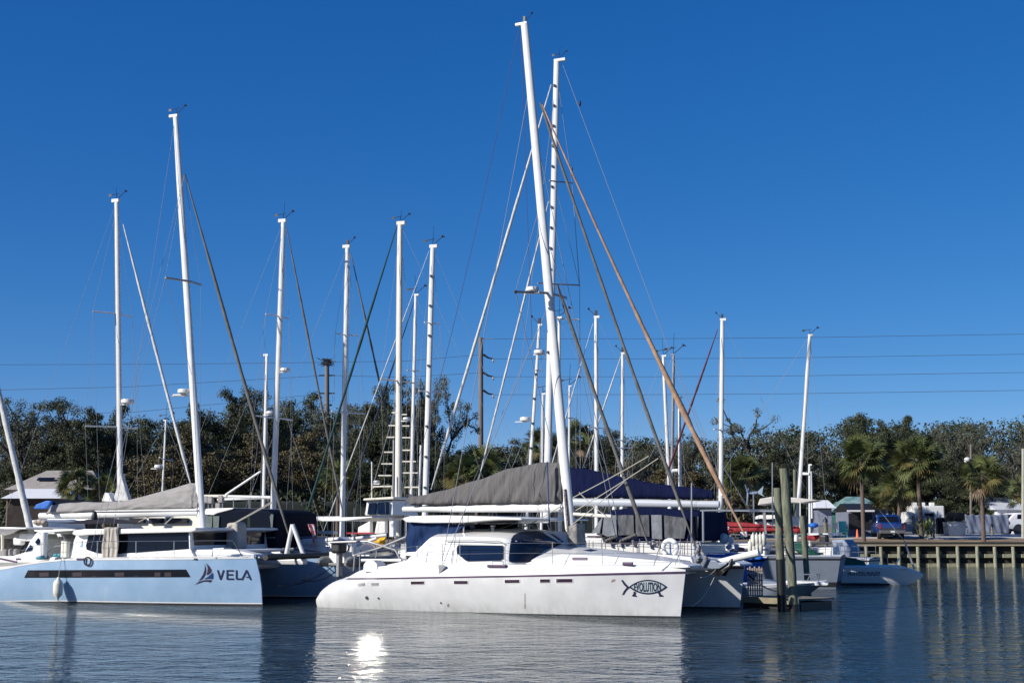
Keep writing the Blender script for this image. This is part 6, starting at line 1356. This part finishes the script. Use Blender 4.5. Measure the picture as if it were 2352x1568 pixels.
p = at(1919, 1200, 112.7); t = thing('sign', 'small white sign on a post beside the grey hut', 'sign', (p.x, 112.7, gzf(112.7))); MB().tube([(0, .05, 0), (0, .05, 1.0)], .03, 6).build('post', alug, t); MB().box((0, 0, .95), (.34, .03, .5)).build('board', gel, t)

# ---- vehicles
def wheel(t, x, y, r=.4, w_=.26, rimm=None):
    o = MB().lathe((x, y, r), [(r*.55, -w_/2-.0), (r*.9, -w_/2), (r, -w_*.35), (r, w_*.35), (r*.9, w_/2), (r*.55, w_/2)], 24, 'x').build('wheel', tyre_m, t, True)
    MB().lathe((x, y, r), [(r*.5, -w_/2-.01), (r*.3, -w_/2+.03), (r*.3, w_/2-.03), (r*.5, w_/2+.01)], 16, 'x').build('rim', rimm or steel, o, True)
def body_loft(secs, m, name, par, bevel=.04):
    """secs: (y, [(half width, z)...] from bottom to top) mirrored loft"""
    mb = MB(); n = len(secs[0][1])
    ring = [[Vector((-w_, y, z_)) for w_, z_ in s_] + [Vector((w_, y, z_)) for w_, z_ in s_[::-1]] for y, s_ in secs]
    vs = [p for r_ in ring for p in r_]; k = 2*n; fs = [(i*k+j, i*k+(j+1) % k, (i+1)*k+(j+1) % k, (i+1)*k+j) for i in range(len(ring)-1) for j in range(k)]
    fs += [tuple(range(k)), tuple((len(ring)-1)*k+j for j in range(k))[::-1]]
    return mb.add(vs, fs).build(name, m, par, 1, bevel)
blue = mat('blue_car_paint', (.005, .035, .19), .25, coat=.6, var=.1); dgrey = mat('dark_grey_plastic', (.03, .033, .04), .5); chrome = mat('chrome', (.5, .5, .52), .25, .9)
p = at(2050, 1236, 109.5); t = thing('pickup_truck', 'bright blue pickup truck seen from behind under the palms', 'pickup truck', (p.x, 109.5, gz-.06), R(-7)); PT = t
secs = lambda h, w_: [(w_*.93, .52), (w_, .75), (w_*.99, 1.02), (w_*.96, h)]
body_loft([(0, secs(1.25, 1.0)), (.1, secs(1.28, 1.0)), (1.9, secs(1.28, 1.0)), (4.0, secs(1.28, 1.0)), (4.2, secs(1.2, .99)), (5.4, secs(1.12, .95)), (5.6, secs(1.0, .88))], blue, 'body', t)
body_loft([(1.75, [(.95, 1.27), (.9, 1.3), (.82, 1.3)]), (1.95, [(.95, 1.27), (.86, 1.75), (.74, 1.88)]), (2.2, [(.95, 1.27), (.85, 1.8), (.72, 1.95)]), (3.5, [(.95, 1.27), (.85, 1.8), (.72, 1.95)]), (4.2, [(.95, 1.24), (.9, 1.28), (.8, 1.3)])], blue, 'cab', t)
MB().add([(-.78, 1.74, 1.36), (.78, 1.74, 1.36), (.7, 1.9, 1.8), (-.7, 1.9, 1.8)], [(0, 1, 2, 3)]).build('rear_window', glass, t)
for s_ in (-1, 1): MB().add([(s_*.955, 2.1, 1.38), (s_*.955, 3.7, 1.38), (s_*.87, 3.3, 1.78), (s_*.87, 2.2, 1.78)], [(0, 1, 2, 3)]).build('side_window', glass, t)
MB().box((0, -.02, 1.0), (1.62, .05, .48)).build('tailgate', blue, t, bevel=.02); MB().box((0, -.05, .83), (1.62, .02, .16)).build('tailgate_trim', dgrey, t)
MB().box((0, -.16, .6), (1.98, .26, .26)).build('bumper', mat('bumper_steel', (.16, .16, .16), .4, .5), t, bevel=.05)
MB().box((0, -.3, .62), (.32, .02, .16)).build('number_plate', mat('plate_pale', (.5, .55, .5), .5), t)
for s_ in (-1, 1):
    MB().box((s_*.9, -.03, 1.02), (.16, .06, .4)).build('tail_light', mat('tail_light_red', (.25, .02, .03), .2), t, bevel=.02)
    MB().box((s_*1.13, 3.55, 1.42), (.22, .1, .24)).build('mirror', black, t, bevel=.03)
    for y_ in (1.0, 4.6): wheel(t, s_*.85, y_, .42)
    MB().box((s_*.9, 1.0, .95), (.26, 1.1, .14)).build('wheel_arch', dgrey, t, bevel=.05)
MB().box((0, 2.7, .4), (1.3, 4.6, .2)).build('chassis', black, t); MB().box((.05, -.38, .42), (.12, .3, .08)).build('tow_hitch', chrome, t)
p = at(2330, 1233, 121); t = thing('pickup_truck', 'white SUV with red tail light cut by the right frame edge', 'pickup truck', (p.x-1.0, 121, 2.15), R(-78))  # built as an SUV, closed to the rear with roof rails
white = mat('white_car_paint', (.75, .76, .78), .25, coat=.5)
body_loft([(0, secs(1.2, .95)), (.1, secs(1.25, .97)), (4.0, secs(1.25, .97)), (4.3, secs(1.15, .95)), (5.1, secs(1.08, .9)), (5.3, secs(.95, .84))], white, 'body', t)
body_loft([(.15, [(.92, 1.24), (.9, 1.28), (.8, 1.3)]), (.7, [(.92, 1.24), (.84, 1.72), (.72, 1.84)]), (1.2, [(.92, 1.24), (.84, 1.76), (.7, 1.88)]), (3.2, [(.92, 1.24), (.84, 1.76), (.7, 1.86)]), (4.0, [(.92, 1.22), (.86, 1.27), (.8, 1.29)])], white, 'cab', t)
MB().add([(-.72, .2, 1.36), (.72, .2, 1.36), (.68, .62, 1.76), (-.68, .62, 1.76)], [(0, 1, 2, 3)]).build('rear_window', glass, t)
for s_ in (-1, 1):
    for y0, y1 in ((.85, 1.75), (1.85, 2.6), (2.7, 3.4)): MB().add([(s_*.925, y0, 1.36), (s_*.925, y1, 1.36), (s_*.86, y1-.08, 1.72), (s_*.86, y0+.12, 1.72)], [(0, 1, 2, 3)]).build('side_window', glass, t)
    MB().box((s_*.9, .06, 1.0), (.18, .16, .28)).build('tail_light', MATS['tail_light_red'], t, bevel=.04)
    MB().tube([(s_*.68, .9, 1.95), (s_*.68, 3.0, 1.95)], .03, 6).build('roof_rail', black, t)
    for y_ in (.95, 4.3):
        wheel(t, s_*.83, y_, .4); MB().lathe((s_*.94, y_, .42), [(.5, -.04), (.5, .04)], 20, 'x').build('wheel_arch', dgrey, t, True)
MB().box((0, -.1, .6), (1.9, .2, .26)).build('bumper', dgrey, t, bevel=.05)
MB().box((0, 2.6, .4), (1.3, 4.4, .2)).build('chassis', black, t)
# ================================================================== camera, light
cam = bpy.data.cameras.new('camera'); co = bpy.data.objects.new('camera', cam); C.objects.link(co)
cam.sensor_width = 36; cam.lens = 36*F/2352; cam.clip_end = 6000; cam.clip_start = .5
co.location = (0, 0, CH); co.rotation_euler = (math.pi/2+TH, 0, 0); bpy.context.scene.camera = co
EL, AZ = R(28), R(61)      # sun behind the camera on the left
sd = Vector((-math.sin(AZ)*math.cos(EL), -math.cos(AZ)*math.cos(EL), math.sin(EL)))
su = bpy.data.lights.new('sun', 'SUN'); su.energy = 5.0; su.angle = R(.5); su.color = (1, .955, .88)
so = bpy.data.objects.new('sun', su); C.objects.link(so); so.rotation_euler = sd.to_track_quat('Z', 'Y').to_euler()
w = bpy.data.worlds.new('World'); bpy.context.scene.world = w; w.use_nodes = True
nt = w.node_tree; bg = nt.nodes['Background']; sk = nt.nodes.new('ShaderNodeTexSky'); sk.sky_type = 'NISHITA'; sk.sun_disc = False
sk.sun_elevation = EL; sk.sun_rotation = math.atan2(sd.x, sd.y); sk.air_density = .5; sk.dust_density = .12; sk.ozone_density = 4.5; sk.altitude = 0
hs = nt.nodes.new('ShaderNodeHueSaturation'); hs.inputs['Saturation'].default_value = 1.24
nt.links.new(sk.outputs[0], hs.inputs['Color'])
sp = nt.nodes.new('ShaderNodeSeparateColor'); cb = nt.nodes.new('ShaderNodeCombineColor'); nt.links.new(hs.outputs[0], sp.inputs[0])
for i, (k_, g_) in enumerate(((1.04, .93), (1.01, .8), (1.73, .56))):   # clear-air colour balance of the sky
    mx = nt.nodes.new('ShaderNodeMath'); mx.operation = 'MAXIMUM'; mx.inputs[1].default_value = 0; pw = nt.nodes.new('ShaderNodeMath'); pw.operation = 'POWER'; pw.inputs[1].default_value = g_; ml = nt.nodes.new('ShaderNodeMath'); ml.operation = 'MULTIPLY'; ml.inputs[1].default_value = k_
    nt.links.new(sp.outputs[i], mx.inputs[0]); nt.links.new(mx.outputs[0], pw.inputs[0]); nt.links.new(pw.outputs[0], ml.inputs[0]); nt.links.new(ml.outputs[0], cb.inputs[i])
nt.links.new(cb.outputs[0], bg.inputs[0]); bg.inputs[1].default_value = .115
v = bpy.context.scene.view_settings; v.view_transform = 'Standard'; v.look = 'None'; v.gamma = 1; v.exposure = .25
bpy.context.scene.cycles.max_bounces = 6; bpy.context.scene.cycles.use_denoising = True; bpy.context.scene.cycles.sample_clamp_indirect = 0

# ================================================================== water
wm = bpy.data.materials.new('sea_water'); wm.use_nodes = True; nt = wm.node_tree; b = nt.nodes['Principled BSDF']
b.inputs['Base Color'].default_value = (.018, .034, .032, 1); b.inputs['Roughness'].default_value = .03; b.inputs['IOR'].default_value = 1.333
tc = nt.nodes.new('ShaderNodeTexCoord'); prev = None
cm = nt.nodes.new('ShaderNodeMapping'); cm.inputs['Scale'].default_value = (.5, 1.3, 1); nt.links.new(tc.outputs['Object'], cm.inputs[0])
cn = nt.nodes.new('ShaderNodeTexNoise'); cn.inputs['Scale'].default_value = .12; cn.inputs['Detail'].default_value = 3; nt.links.new(cm.outputs[0], cn.inputs['Vector'])
st_ = nt.nodes.new('ShaderNodeMapRange'); st_.inputs[1].default_value = .38; st_.inputs[2].default_value = .62; st_.inputs[3].default_value = .45; st_.inputs[4].default_value = 1; nt.links.new(cn.outputs['Fac'], st_.inputs[0])
for sc_, dist, strx, det in ((.45, .28, .9, 2), (1.6, .21, .8, 3), (4.5, .09, .85, 3)):
    mp = nt.nodes.new('ShaderNodeMapping'); mp.inputs['Scale'].default_value = (strx, 1.15, 1); mp.inputs['Rotation'].default_value = (0, 0, .12)
    n = nt.nodes.new('ShaderNodeTexNoise'); n.inputs['Scale'].default_value = sc_; n.inputs['Detail'].default_value = det; n.inputs['Distortion'].default_value = .7
    nt.links.new(tc.outputs['Object'], mp.inputs[0]); nt.links.new(mp.outputs[0], n.inputs['Vector'])
    bp = nt.nodes.new('ShaderNodeBump'); bp.inputs['Distance'].default_value = dist; nt.links.new(st_.outputs[0], bp.inputs['Strength'])
    nt.links.new(n.outputs['Fac'], bp.inputs['Height'])
    if prev: nt.links.new(prev.outputs[0], bp.inputs['Normal'])
    prev = bp
nt.links.new(prev.outputs[0], b.inputs['Normal'])
struct(MB().grid(lambda u, v: Vector((-400+800*u, -60+162.2*v, 0)), 4, 4).build('water', wm))
